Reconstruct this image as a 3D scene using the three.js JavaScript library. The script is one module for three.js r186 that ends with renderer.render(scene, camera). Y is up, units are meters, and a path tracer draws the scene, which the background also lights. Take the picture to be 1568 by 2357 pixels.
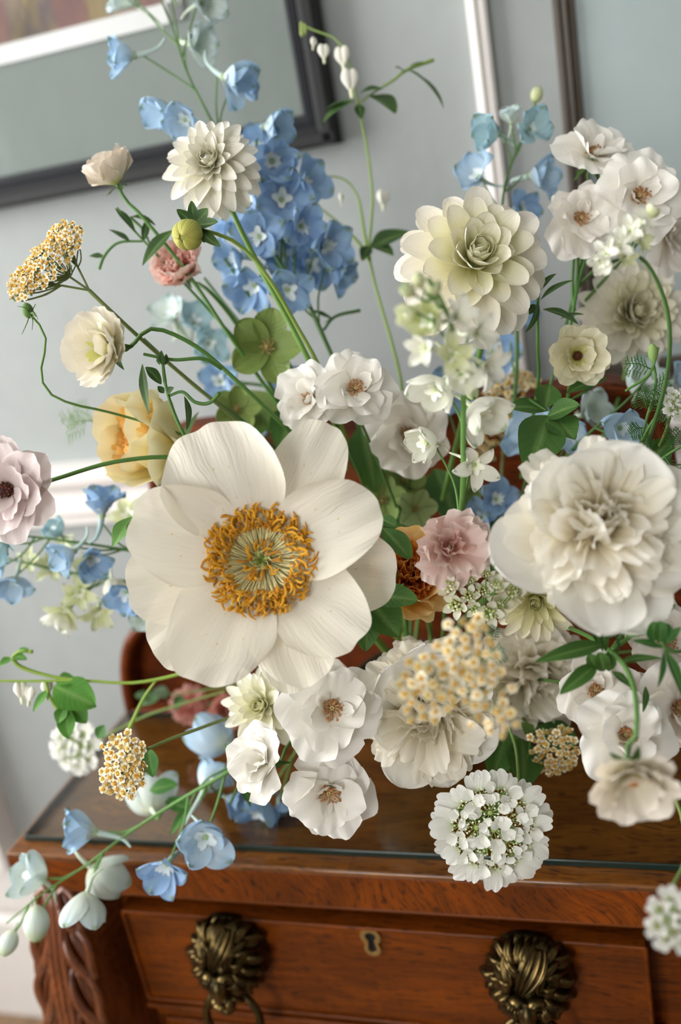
import * as THREE from 'three';
import { RoundedBoxGeometry } from 'three/addons/geometries/RoundedBoxGeometry.js';
import { RectAreaLightUniformsLib } from 'three/addons/lights/RectAreaLightUniformsLib.js';
import { mergeGeometries } from 'three/addons/utils/BufferGeometryUtils.js';

// ---------------------------------------------------------------- camera, sky, exposure
const V3 = (x, y, z) => new THREE.Vector3(x, y, z);
const W = 1568, H = 2357, FPX = 2211.22;
const scene = new THREE.Scene();
const camera = new THREE.PerspectiveCamera(2 * Math.atan(H / 2 / FPX) * 180 / Math.PI, W / H, 0.02, 40);
const RIGHT = V3(0.949123, -0.170827, -0.264544), UP = V3(0.066098, 0.929431, -0.363027), BACK = V3(0.307891, 0.327072, 0.893436);
const EYE = V3(0.2565, 1.3063, 0.846);
camera.matrixAutoUpdate = true;
camera.position.copy(EYE);
camera.quaternion.setFromRotationMatrix(new THREE.Matrix4().makeBasis(RIGHT, UP, BACK));
camera.focus = 0.655;
camera.userData.fStop = 2.8;
scene.background = new THREE.Color(1.0, 0.99, 0.975);
scene.backgroundIntensity = 5;
// daylight of the two windows: the sky through their openings, and an area light of the same size and colour in each
const WZ0 = 0.1, WZ1 = 1.45, WY0 = 0.85, WY1 = 2.5;
RectAreaLightUniformsLib.init();
for (const [w, h, x, y, z, tx, tz] of [[WZ1 - WZ0, WY1 - WY0, -1.62, (WY0 + WY1) / 2, (WZ0 + WZ1) / 2, 1, 0], [1.2, 1.75, -0.7, 1.675, 3.66, 0, -1]]) {
  const l = new THREE.RectAreaLight(new THREE.Color(1.0, 0.99, 0.975), 6.6, w, h);
  l.position.set(x, y, z); l.lookAt(x + tx, y, z + tz); l.name = 'window_daylight'; scene.add(l);
}
const renderer = new THREE.WebGLRenderer({ antialias: true });
renderer.toneMapping = THREE.LinearToneMapping;
renderer.toneMappingExposure = 1.0;
renderer.shadowMap.enabled = true;
renderer.shadowMap.type = THREE.PCFSoftShadowMap;

// ---------------------------------------------------------------- small helpers
let seedState = 12345;
const reseed = (s) => { seedState = s | 0; };
function rnd() { seedState = (seedState + 0x6d2b79f5) | 0; let t = Math.imul(seedState ^ (seedState >>> 15), 1 | seedState); t = (t + Math.imul(t ^ (t >>> 7), 61 | t)) ^ t; return ((t ^ (t >>> 14)) >>> 0) / 4294967296; }
const rr = (a, b) => a + (b - a) * rnd();
const clamp = (x, a = 0, b = 1) => Math.min(b, Math.max(a, x));
const sstep = (a, b, x) => { const t = clamp((x - a) / (b - a)); return t * t * (3 - 2 * t); };
const mix = (a, b, t) => a + (b - a) * t;
const C = (h) => new THREE.Color(h);
// a point of the place seen at (px, py) of the picture, d metres along the view
function at(px, py, d) {
  return EYE.clone().addScaledVector(RIGHT, (px - W / 2) / FPX * d).addScaledVector(UP, -(py - H / 2) / FPX * d).addScaledVector(BACK, -d);
}
const dirOf = ([x, y, z]) => V3(0, 0, 0).addScaledVector(RIGHT, x).addScaledVector(UP, y).addScaledVector(BACK, z).normalize();
const names = {};
function numbered(n) { const k = names[n] = (names[n] ?? -1) + 1; return k ? `${n}_${String(k).padStart(3, '0')}` : n; }
function shadows(o) { o.castShadow = o.receiveShadow = true; return o; }
function thing(name, label, category, pos, group) {
  const g = new THREE.Group(); g.name = numbered(name); g.position.copy(pos); scene.add(g);
  g.userData = { label, category }; if (group) g.userData.group = group;
  return g;
}
function part(parent, name, geo, mat, M4, label) {
  const m = shadows(new THREE.Mesh(geo, mat)); m.name = name;
  if (M4) m.applyMatrix4(M4);
  if (label) m.userData.label = label;
  parent.add(m); return m;
}
function struct(name, geos, mat) {
  const m = shadows(new THREE.Mesh(Array.isArray(geos) ? (geos.length > 1 ? mergeGeometries(geos) : geos[0]) : geos, mat));
  m.name = name; m.userData.kind = 'structure'; scene.add(m); return m;
}
const T = (x, y, z) => new THREE.Matrix4().makeTranslation(x, y, z);
const RX = (a) => new THREE.Matrix4().makeRotationX(a), RY = (a) => new THREE.Matrix4().makeRotationY(a), RZ = (a) => new THREE.Matrix4().makeRotationZ(a);
const SC = (x, y = x, z = x) => new THREE.Matrix4().makeScale(x, y, z);
const mul = (...ms) => ms.reduce((a, b) => a.clone().multiply(b));
const deg = Math.PI / 180;

// value noise for textures, tiling over n cells
function noise2(seed, n) {
  const s0 = seedState; reseed(seed); const g = new Float32Array(n * n).map(() => rnd()); seedState = s0;
  return (x, y) => {
    x = ((x % 1) + 1) % 1 * n; y = ((y % 1) + 1) % 1 * n;
    const i = Math.floor(x), j = Math.floor(y), fx = x - i, fy = y - j, u = fx * fx * (3 - 2 * fx), v = fy * fy * (3 - 2 * fy);
    const a = g[(j % n) * n + i % n], b = g[(j % n) * n + (i + 1) % n], c = g[((j + 1) % n) * n + i % n], d = g[((j + 1) % n) * n + (i + 1) % n];
    return mix(mix(a, b, u), mix(c, d, u), v);
  };
}
function tex(w, h, fn, srgb, rx = 1, ry = 1) {
  const data = new Uint8Array(w * h * 4);
  for (let j = 0; j < h; j++) for (let i = 0; i < w; i++) {
    const c = fn(i / w, j / h), o = (j * w + i) * 4;
    data[o] = clamp(c[0]) * 255; data[o + 1] = clamp(c[1]) * 255; data[o + 2] = clamp(c[2]) * 255; data[o + 3] = 255;
  }
  const t = new THREE.DataTexture(data, w, h); t.magFilter = THREE.LinearFilter; t.minFilter = THREE.LinearMipmapLinearFilter; t.generateMipmaps = true;
  t.wrapS = t.wrapT = THREE.RepeatWrapping; t.repeat.set(rx, ry);
  if (srgb) t.colorSpace = THREE.SRGBColorSpace;
  t.needsUpdate = true; return t;
}
// uv in metres from the dominant axis of every face; along = the axis the grain follows
function metreUV(g, along = 'x', turn = 0) {
  g = g.index ? g.toNonIndexed() : g;
  const p = g.attributes.position, n = g.attributes.normal, uv = new Float32Array(p.count * 2);
  const cs = Math.cos(turn), sn = Math.sin(turn);
  for (let i = 0; i < p.count; i += 3) {
    let nx = 0, ny = 0, nz = 0;
    for (let k = 0; k < 3; k++) { nx += n.getX(i + k); ny += n.getY(i + k); nz += n.getZ(i + k); }
    nx = Math.abs(nx); ny = Math.abs(ny); nz = Math.abs(nz);
    for (let k = 0; k < 3; k++) {
      const x = p.getX(i + k), y = p.getY(i + k), z = p.getZ(i + k);
      let a, b;
      if (nz >= nx && nz >= ny) { a = x; b = y; } else if (ny >= nx) { a = x; b = z; } else { a = z; b = y; }
      if (along === 'y' && nz >= ny) { const q = a; a = b; b = q; }
      if (along === 'z' && ny > nx && ny > nz) { const q = a; a = b; b = q; }
      uv[2 * (i + k)] = a * cs - b * sn; uv[2 * (i + k) + 1] = a * sn + b * cs;
    }
  }
  g.setAttribute('uv', new THREE.BufferAttribute(uv, 2));
  return g;
}
function rbox(x0, x1, y0, y1, z0, z1, r = 0.002, along = 'x', turn = 0) {
  const g = new RoundedBoxGeometry(x1 - x0, y1 - y0, z1 - z0, 2, Math.min(r, (x1 - x0) / 2.01, (y1 - y0) / 2.01, (z1 - z0) / 2.01));
  g.translate((x0 + x1) / 2, (y0 + y1) / 2, (z0 + z1) / 2);
  return metreUV(g, along, turn);
}
function box(x0, x1, y0, y1, z0, z1) { const g = new THREE.BoxGeometry(x1 - x0, y1 - y0, z1 - z0); g.translate((x0 + x1) / 2, (y0 + y1) / 2, (z0 + z1) / 2); return metreUV(g); }
// a tapered tube through points; rad(t) gives the radius, flat squashes it across
function sweep(pts, rad, n = 16, m = 7, closed = false, flat = 1) {
  const curve = new THREE.CatmullRomCurve3(pts, closed, 'centripetal');
  const fr = curve.computeFrenetFrames(n, closed), pos = [], idx = [], uv = [];
  for (let i = 0; i <= n; i++) {
    const t = i / n, c = curve.getPointAt(t), N = fr.normals[i], B = fr.binormals[i], r = typeof rad === 'function' ? rad(t) : rad;
    for (let j = 0; j <= m; j++) {
      const a = j / m * Math.PI * 2, x = Math.cos(a) * r, y = Math.sin(a) * r * flat;
      pos.push(c.x + N.x * x + B.x * y, c.y + N.y * x + B.y * y, c.z + N.z * x + B.z * y); uv.push(t, j / m);
    }
  }
  for (let i = 0; i < n; i++) for (let j = 0; j < m; j++) { const a = i * (m + 1) + j, b = a + m + 1; idx.push(a, a + 1, b, b, a + 1, b + 1); }
  if (!closed) for (const [i, s] of [[0, 0], [n, 1]]) {
    const c = curve.getPointAt(i / n), k = pos.length / 3; pos.push(c.x, c.y, c.z); uv.push(i / n, 0.5);
    for (let j = 0; j < m; j++) { const a = i * (m + 1) + j; s ? idx.push(a, a + 1, k) : idx.push(a + 1, a, k); }
  }
  const g = new THREE.BufferGeometry();
  g.setAttribute('position', new THREE.Float32BufferAttribute(pos, 3)); g.setAttribute('uv', new THREE.Float32BufferAttribute(uv, 2)); g.setIndex(idx);
  g.computeVertexNormals(); return g;
}
function paint(g, fn) { // vertex colours from a THREE.Color or a function of the vertex
  const p = g.attributes.position, c = new Float32Array(p.count * 3), v = new THREE.Vector3();
  for (let i = 0; i < p.count; i++) { v.fromBufferAttribute(p, i); const k = fn.isColor ? fn : fn(v, i, g); c[3 * i] = k.r; c[3 * i + 1] = k.g; c[3 * i + 2] = k.b; }
  g.setAttribute('color', new THREE.BufferAttribute(c, 3)); return g;
}
const merge = (gs) => mergeGeometries(gs.map((g) => (g.index ? g.toNonIndexed() : g)));

// ---------------------------------------------------------------- surfaces of the room
const n4 = noise2(3, 4), n8 = noise2(5, 8), n16 = noise2(7, 16), n64 = noise2(9, 64), n128 = noise2(11, 128), n256 = noise2(13, 256);
const plasterBump = tex(512, 512, (u, v) => { const k = 0.5 * n64(u, v) + 0.3 * n128(u, v) + 0.2 * n16(u, v); return [k, k, k]; }, false, 1.2, 1.2);
const plasterTone = (hex) => { const c = C(hex).convertLinearToSRGB(); return tex(256, 256, (u, v) => { const k = 0.97 + 0.05 * n8(u, v) + 0.02 * n64(u, v) - 0.02; return [c.r * k, c.g * k, c.b * k]; }, true, 0.7, 0.7); };
const wallMat = new THREE.MeshStandardMaterial({ map: plasterTone('#999e9d'), roughness: 0.75, bumpMap: plasterBump, bumpScale: 0.0006 });
const paperMat = new THREE.MeshStandardMaterial({ map: plasterTone('#9daaab'), roughness: 0.6, bumpMap: plasterBump, bumpScale: 0.0003 });
const trimMat = new THREE.MeshStandardMaterial({ map: plasterTone('#e9e5e2'), roughness: 0.42, bumpMap: plasterBump, bumpScale: 0.0003 });
const ceilMat = new THREE.MeshStandardMaterial({ map: plasterTone('#e4e3df'), roughness: 0.9 });
const floorTex = tex(1024, 512, (u, v) => { const g = n128(u * 0.12, v) * 0.5 + n256(u * 0.05, v * 2) * 0.5, k = 0.75 + 0.35 * g + 0.1 * n8(u, v); return [0.56 * k, 0.45 * k, 0.34 * k]; }, true, 0.8, 1.5);
const floorMat = new THREE.MeshStandardMaterial({ map: floorTex, roughness: 0.5 });

// floor, with its boards recessed at the joints
{
  const f = struct('floor', box(-1.75, 2.75, -0.12, -0.012, -0.45, 3.75), floorMat);
  let k = 0;
  for (let x = -1.55; x < -0.3; x += 0.14) for (const [z0, z1] of [[-0.25, 0.55], [0.552, 1.5]]) { part(f, k ? `floorboard_${String(k).padStart(3, '0')}` : 'floorboard', rbox(x, x + 0.1375, -0.012, 0, z0, z1, 0.0015, 'z'), floorMat); k++; }
  part(f, `floorboard_${String(k).padStart(3, '0')}`, rbox(-0.29, 2.6, -0.012, 0, -0.25, 1.5, 0.0015, 'x'), floorMat);
}
struct('ceiling', box(-1.75, 2.75, 2.75, 2.9, -0.45, 3.75), ceilMat);
struct('wall_back', box(-1.75, 2.75, 0, 2.75, -0.45, -0.25), wallMat);
// wall behind the viewer, with a window opening at its left
struct('wall_front', [box(-1.75, 2.75, 0, 0.8, 3.6, 3.75), box(-1.75, 2.75, 2.55, 2.75, 3.6, 3.75), box(-1.75, -1.3, 0.8, 2.55, 3.6, 3.75), box(-0.1, 2.75, 0.8, 2.55, 3.6, 3.75)], wallMat);
struct('window_2', [box(-1.3, -0.1, 0.8, 0.86, 3.64, 3.7), box(-1.3, -0.1, 2.49, 2.55, 3.64, 3.7), box(-1.3, -1.24, 0.8, 2.55, 3.64, 3.7), box(-0.16, -0.1, 0.8, 2.55, 3.64, 3.7), box(-0.72, -0.68, 0.8, 2.55, 3.65, 3.69), box(-1.3, -0.1, 1.66, 1.7, 3.65, 3.69)], trimMat);
struct('wall_right', box(2.6, 2.75, 0, 2.75, -0.25, 3.6), wallMat);
// left wall with a tall window opening
struct('wall_left', [box(-1.75, -1.55, 0, WY0, -0.25, 3.6), box(-1.75, -1.55, WY1, 2.75, -0.25, 3.6), box(-1.75, -1.55, WY0, WY1, -0.25, WZ0), box(-1.75, -1.55, WY0, WY1, WZ1, 3.6)], wallMat);
{
  const fr = [box(-1.68, -1.62, WY0, WY0 + 0.06, WZ0, WZ1), box(-1.68, -1.62, WY1 - 0.06, WY1, WZ0, WZ1), box(-1.68, -1.62, WY0, WY1, WZ0, WZ0 + 0.06), box(-1.68, -1.62, WY0, WY1, WZ1 - 0.06, WZ1), box(-1.67, -1.63, WY0, WY1, (WZ0 + WZ1) / 2 - 0.02, (WZ0 + WZ1) / 2 + 0.02), box(-1.67, -1.63, 1.64, 1.68, WZ0, WZ1)];
  const w = struct('window_1', fr, trimMat);
  part(w, 'window_sill', rbox(-1.62, -1.5, WY0 - 0.03, WY0, WZ0 - 0.05, WZ1 + 0.05, 0.006), trimMat);
}
// dado rail, skirting and panel moulding: profiles run along the wall
function moulding(profile, x0, x1) { // profile in (z, y), extruded along x
  const s = new THREE.Shape(profile.map(([z, y]) => new THREE.Vector2(z, y)));
  const g = new THREE.ExtrudeGeometry(s, { depth: x1 - x0, bevelEnabled: false, steps: 1 });
  g.applyMatrix4(new THREE.Matrix4().makeBasis(V3(0, 0, 1), V3(0, 1, 0), V3(-1, 0, 0))); g.translate(x1, 0, 0);
  return metreUV(g);
}
const Z0 = -0.25;
struct('trim_1', moulding([[Z0, 0.918], [Z0 + 0.012, 0.918], [Z0 + 0.014, 0.93], [Z0 + 0.02, 0.936], [Z0 + 0.02, 0.945], [Z0 + 0.01, 0.95], [Z0 + 0.01, 0.966], [Z0 + 0.024, 0.972], [Z0 + 0.034, 0.982], [Z0 + 0.036, 0.992], [Z0 + 0.03, 1.0], [Z0, 1.004]], -1.55, 2.6), trimMat);
struct('baseboard_back', moulding([[Z0, 0], [Z0 + 0.034, 0], [Z0 + 0.034, 0.21], [Z0 + 0.024, 0.222], [Z0 + 0.03, 0.24], [Z0 + 0.028, 0.29], [Z0 + 0.016, 0.325], [Z0, 0.335]], -1.55, 2.6), trimMat);
struct('trim_3', moulding([[Z0, 0.335], [Z0 + 0.05, 0.335], [Z0 + 0.05, 2.3], [Z0, 2.3]], -1.0, -0.785), trimMat);
{
  const g = moulding([[0, 0], [0.014, 0], [0.016, 0.004], [0.012, 0.008], [0.018, 0.012], [0.016, 0.018], [0.006, 0.021], [0, 0.022]], 0, 1.6);
  g.applyMatrix4(RZ(Math.PI / 2)); g.translate(0.132, 1.004, Z0);
  struct('trim_2', g, trimMat);
}

// ---------------------------------------------------------------- pictures on the wall
const blackMat = new THREE.MeshStandardMaterial({ color: C('#0c0d10'), roughness: 0.7, bumpMap: plasterBump, bumpScale: 0.0002 });
const ribMat = new THREE.MeshStandardMaterial({ color: C('#1c1e24'), roughness: 0.7 });
const matBoard = new THREE.MeshStandardMaterial({ map: plasterTone('#767f7b'), roughness: 0.9 });
const matInner = new THREE.MeshStandardMaterial({ map: plasterTone('#d2d4d4'), roughness: 0.9 });
const brownMat = new THREE.MeshStandardMaterial({ color: C('#4a4238'), roughness: 0.45, bumpMap: plasterBump, bumpScale: 0.0003 });
function rail(profile, len, M4) { const g = moulding(profile, -len / 2, len / 2); g.applyMatrix4(M4); return g; }
function framed(root, x0, x1, y0, y1, w, rows) { // four rails, each built of the profiles in rows: [name, profile(z, y), material]
  const cx = (x0 + x1) / 2, cy = (y0 + y1) / 2, z = Z0;
  for (const [name, prof, m, inset] of rows) {
    const lx = x1 - x0 - 2 * inset, ly = y1 - y0 - 2 * inset;
    part(root, name, rail(prof, lx, T(cx, y0 + inset, z)), m); part(root, name, rail(prof, lx, mul(T(cx, y1 - inset, z), RZ(Math.PI))), m);
    part(root, name, rail(prof, ly, mul(T(x0 + inset, cy, z), RZ(-Math.PI / 2))), m); part(root, name, rail(prof, ly, mul(T(x1 - inset, cy, z), RZ(Math.PI / 2))), m);
  }
}
{
  const t = thing('framed_picture', 'black framed picture with pale mount board hanging on the wall at upper left', 'picture', V3(0, 0, 0));
  framed(t, -0.78, -0.041, 1.338, 1.99, 0.036, [
    ['frame_rail', [[0, 0], [0.03, 0], [0.032, 0.003], [0.032, 0.012], [0.026, 0.0185], [0, 0.0185]], blackMat, 0],
    ['inner_rail', [[0, 0], [0.022, 0], [0.0205, 0.002], [0.022, 0.004], [0.019, 0.006], [0.0205, 0.008], [0.017, 0.010], [0.018, 0.013], [0.012, 0.017], [0, 0.017]], ribMat, 0.0185]]);
  const zz = Z0;
  part(t, 'mount_board', box(-0.75, -0.07, 1.37, 1.96, zz + 0.001, zz + 0.008), matBoard);
  const ix0 = -0.62, ix1 = -0.19, iy0 = 1.492, iy1 = 1.85;
  part(t, 'mount_bevel', merge([box(ix0, ix1, iy0, iy0 + 0.02, zz + 0.008, zz + 0.0115), box(ix0, ix1, iy1 - 0.02, iy1, zz + 0.008, zz + 0.0115), box(ix0, ix0 + 0.02, iy0, iy1, zz + 0.008, zz + 0.0115), box(ix1 - 0.02, ix1, iy0, iy1, zz + 0.008, zz + 0.0115)]), matInner);
  const art = tex(512, 256, (u, v) => {
    const a = n8(u * 0.9, v * 0.7), b = n16(u * 1.3, v * 0.5), c = n64(u, v * 0.4), p = sstep(0.52, 0.75, n8(u + 0.3, v * 0.6 + 0.2));
    return [mix(0.24 + 0.26 * a + 0.12 * c, 0.42, p * 0.7), mix(0.20 + 0.24 * a + 0.11 * c, 0.27, p * 0.7), mix(0.15 + 0.21 * a + 0.10 * b, 0.27, p * 0.7)];
  }, true);
  const ag = new THREE.PlaneGeometry(ix1 - ix0 - 0.04, iy1 - iy0 - 0.04); ag.translate((ix0 + ix1) / 2, (iy0 + iy1) / 2, zz + 0.009);
  part(t, 'painting', ag, new THREE.MeshStandardMaterial({ map: art, roughness: 0.7 }), null, 'faded floral painting in browns and pinks');
  const gl = box(-0.75, -0.07, 1.37, 1.96, zz + 0.013, zz + 0.0132);
  part(t, 'picture_glass', new THREE.PlaneGeometry(0.68, 0.59), new THREE.MeshPhysicalMaterial({ color: 0xffffff, transmission: 1, roughness: 0.03, thickness: 0, ior: 1.5 }), T(-0.41, 1.665, zz + 0.0135));
}
{
  const t = thing('tall_picture', 'tall brown framed panel of pale blue paper on the wall at upper right', 'picture', V3(0, 0, 0));
  framed(t, 0.196, 0.86, 1.04, 2.2, 0.021, [['frame_rail', [[0, 0], [0.016, 0], [0.018, 0.002], [0.018, 0.006], [0.014, 0.0075], [0.0165, 0.009], [0.0165, 0.013], [0.012, 0.0145], [0.014, 0.016], [0.013, 0.02], [0.006, 0.0215], [0, 0.0215]], brownMat, 0]]);
  part(t, 'backing_paper', box(0.21, 0.85, 1.055, 2.19, Z0 + 0.001, Z0 + 0.006), paperMat);
}

// ---------------------------------------------------------------- the cabinet
function woodTex(seed, c0, c1, c2, fig) { // grain along u
  const a = noise2(seed, 8), b = noise2(seed + 1, 32), c = noise2(seed + 2, 128), e = noise2(seed + 3, 256), k0 = C(c0).convertLinearToSRGB(), k1 = C(c1).convertLinearToSRGB(), k2 = C(c2).convertLinearToSRGB();
  return (w, h, rx, ry) => tex(w, h, (u, v) => {
    const warp = a(u, v) * 0.05 * fig, s = b(u * 0.25, v + warp) * 0.55 + c(u * 0.12, v + warp * 1.2) * 0.45, pores = e(u * 0.2, v + warp), broad = a(u + 0.4, v * 1.0 + warp);
    let t = clamp(s * 0.75 + broad * 0.5 - 0.12), q = sstep(0.62, 0.9, pores) * 0.5 + sstep(0.78, 0.95, b(u * 0.5 + 0.3, v * 2)) * 0.25;
    return [0, 1, 2].map((i) => { const ch = ['r', 'g', 'b'][i]; return mix(mix(k0[ch], k1[ch], t), k2[ch], q); });
  }, true, rx, ry);
}
const wA = woodTex(31, '#4a2103', '#803d05', '#200c03', 1), wB = woodTex(41, '#4c2203', '#864005', '#200c03', 2.2), wC = woodTex(51, '#55300f', '#8f571c', '#24120a', 1.6), wD = woodTex(81, '#481d05', '#7a360a', '#220d03', 1);
const grainBump = tex(512, 512, (u, v) => { const k = n256(u * 0.15, v) * 0.6 + n64(u, v) * 0.4; return [k, k, k]; }, false, 4, 4);
const polish = { roughness: 0.42, clearcoat: 0.13, clearcoatRoughness: 0.18, specularIntensity: 0.35, bumpMap: grainBump, bumpScale: 0.00008 };
const topMat = new THREE.MeshPhysicalMaterial({ map: wC(1024, 512, 2, 4), ...polish, clearcoat: 0.9, clearcoatRoughness: 0.08 });
const frontMat = new THREE.MeshPhysicalMaterial({ map: wA(1024, 512, 2.2, 5), ...polish });
const friezeMat = new THREE.MeshPhysicalMaterial({ map: wB(1024, 512, 3, 3.4), ...polish });
const bandMat = new THREE.MeshPhysicalMaterial({ map: wA(512, 512, 6, 6), ...polish, color: C('#d8b4a4') });
const carveMat = new THREE.MeshPhysicalMaterial({ map: woodTex(71, '#57290f', '#8a4c24', '#2a120a', 1)(512, 512, 4, 6), roughness: 0.26, clearcoat: 0.8, clearcoatRoughness: 0.22 });
const brassTex = tex(256, 256, (u, v) => { const k = n16(u, v) * 0.6 + n64(u, v) * 0.4; return [mix(0.16, 0.50, k), mix(0.14, 0.41, k), mix(0.09, 0.24, k)]; }, true, 3, 3);
const brassMat = new THREE.MeshStandardMaterial({ map: brassTex, metalness: 0.95, roughness: 0.3 });
const holeMat = new THREE.MeshStandardMaterial({ color: C('#050404'), roughness: 0.9 });
const YT = 0.775, FZ = 0.249;
const cab = thing('cabinet', 'polished mahogany cabinet with carved brackets, one drawer and shaped back board', 'cabinet', V3(0, 0, 0));
part(cab, 'top_board', rbox(-0.333, 0.333, YT - 0.006, YT, 0, FZ, 0.0025), topMat);
part(cab, 'frieze', rbox(-0.2371, 0.2371, YT - 0.0385, YT - 0.005, 0.18, FZ - 0.0002, 0.0008, 'x', 1.05), friezeMat);
for (const s of [-1, 1]) part(cab, 'frieze_block', rbox(s < 0 ? -0.3325 : 0.2372, s < 0 ? -0.2372 : 0.3325, YT - 0.0385, YT - 0.005, 0.02, FZ - 0.0002, 0.0008, 'x', 0.2), s > 0 ? bandMat : frontMat);
part(cab, 'frieze_bead', sweep([V3(-0.332, YT - 0.0385, FZ - 0.002), V3(0, YT - 0.0395, FZ - 0.002), V3(0.332, YT - 0.0385, FZ - 0.002)], 0.0022, 12, 8), frontMat);
part(cab, 'rail', rbox(-0.32, 0.32, 0.708, YT - 0.04, 0.02, 0.222, 0.002), frontMat);
part(cab, 'carcass', rbox(-0.30, 0.30, 0.06, 0.708, 0.02, 0.205, 0.003), frontMat);
part(cab, 'plinth', rbox(-0.325, 0.325, 0, 0.06, 0.005, 0.24, 0.003), frontMat);
part(cab, 'rail', rbox(-0.24, 0.24, 0.565, 0.594, 0.05, 0.225, 0.002), frontMat);
part(cab, 'rail_bead', rbox(-0.24, 0.24, 0.5865, 0.5915, 0.23, 0.2375, 0.0015), frontMat);
part(cab, 'lower_panel', rbox(-0.235, 0.235, 0.09, 0.56, 0.05, 0.224, 0.003), frontMat);
{ // drawer with cock beads, lion handles and keyhole
  const x0 = -0.2375, x1 = 0.231, y0 = 0.5965, y1 = 0.7055, zf = 0.2365;
  const d = part(cab, 'drawer', rbox(x0 + 0.003, x1 - 0.003, y0 + 0.003, y1 - 0.003, 0.06, zf - 0.002, 0.001), frontMat);
  for (const [a, b, c, e] of [[x0, x1, y1 - 0.0038, y1], [x0, x1, y0, y0 + 0.0038], [x0, x0 + 0.0038, y0, y1], [x1 - 0.0038, x1, y0, y1]]) part(d, 'cock_bead', rbox(a, b, c, e, zf - 0.02, zf + 0.0012, 0.0016), frontMat);
  // keyhole: brass rim and dark hole
  const keyShape = (k) => { const s = new THREE.Shape(), r = 0.0042 * k, b = 0.0034 * k, w = 0.0026 * k; s.absarc(0, 0.0042, r, -0.9, Math.PI + 0.9, false); s.quadraticCurveTo(-w, -0.001, -b, -0.006); s.absarc(0, -0.0062, b, Math.PI, 2 * Math.PI, false); s.quadraticCurveTo(w, -0.001, Math.cos(-0.9) * r, 0.0042 + Math.sin(-0.9) * r); return s; };
  const outer = keyShape(1.62); outer.holes.push(new THREE.Path(keyShape(1.02).getPoints(12)));
  part(d, 'escutcheon', new THREE.ExtrudeGeometry(outer, { depth: 0.0014, bevelEnabled: true, bevelSize: 0.0005, bevelThickness: 0.0005, bevelSegments: 2, curveSegments: 14 }), new THREE.MeshStandardMaterial({ color: C('#8f7240'), metalness: 0.45, roughness: 0.45 }), mul(T(0.0035, 0.6895, zf - 0.0012), SC(1.25, 1.25, 1)), 'small brass keyhole surround');
  part(d, 'keyhole', new THREE.ExtrudeGeometry(keyShape(1.06), { depth: 0.0006, bevelEnabled: false }), holeMat, mul(T(0.0035, 0.6895, zf - 0.0021), SC(1.25, 1.25, 1)));
  lionHandle(d, -0.1305, 0.671, zf - 0.002, true); lionHandle(d, 0.1375, 0.674, zf - 0.002, true);
}
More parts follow.
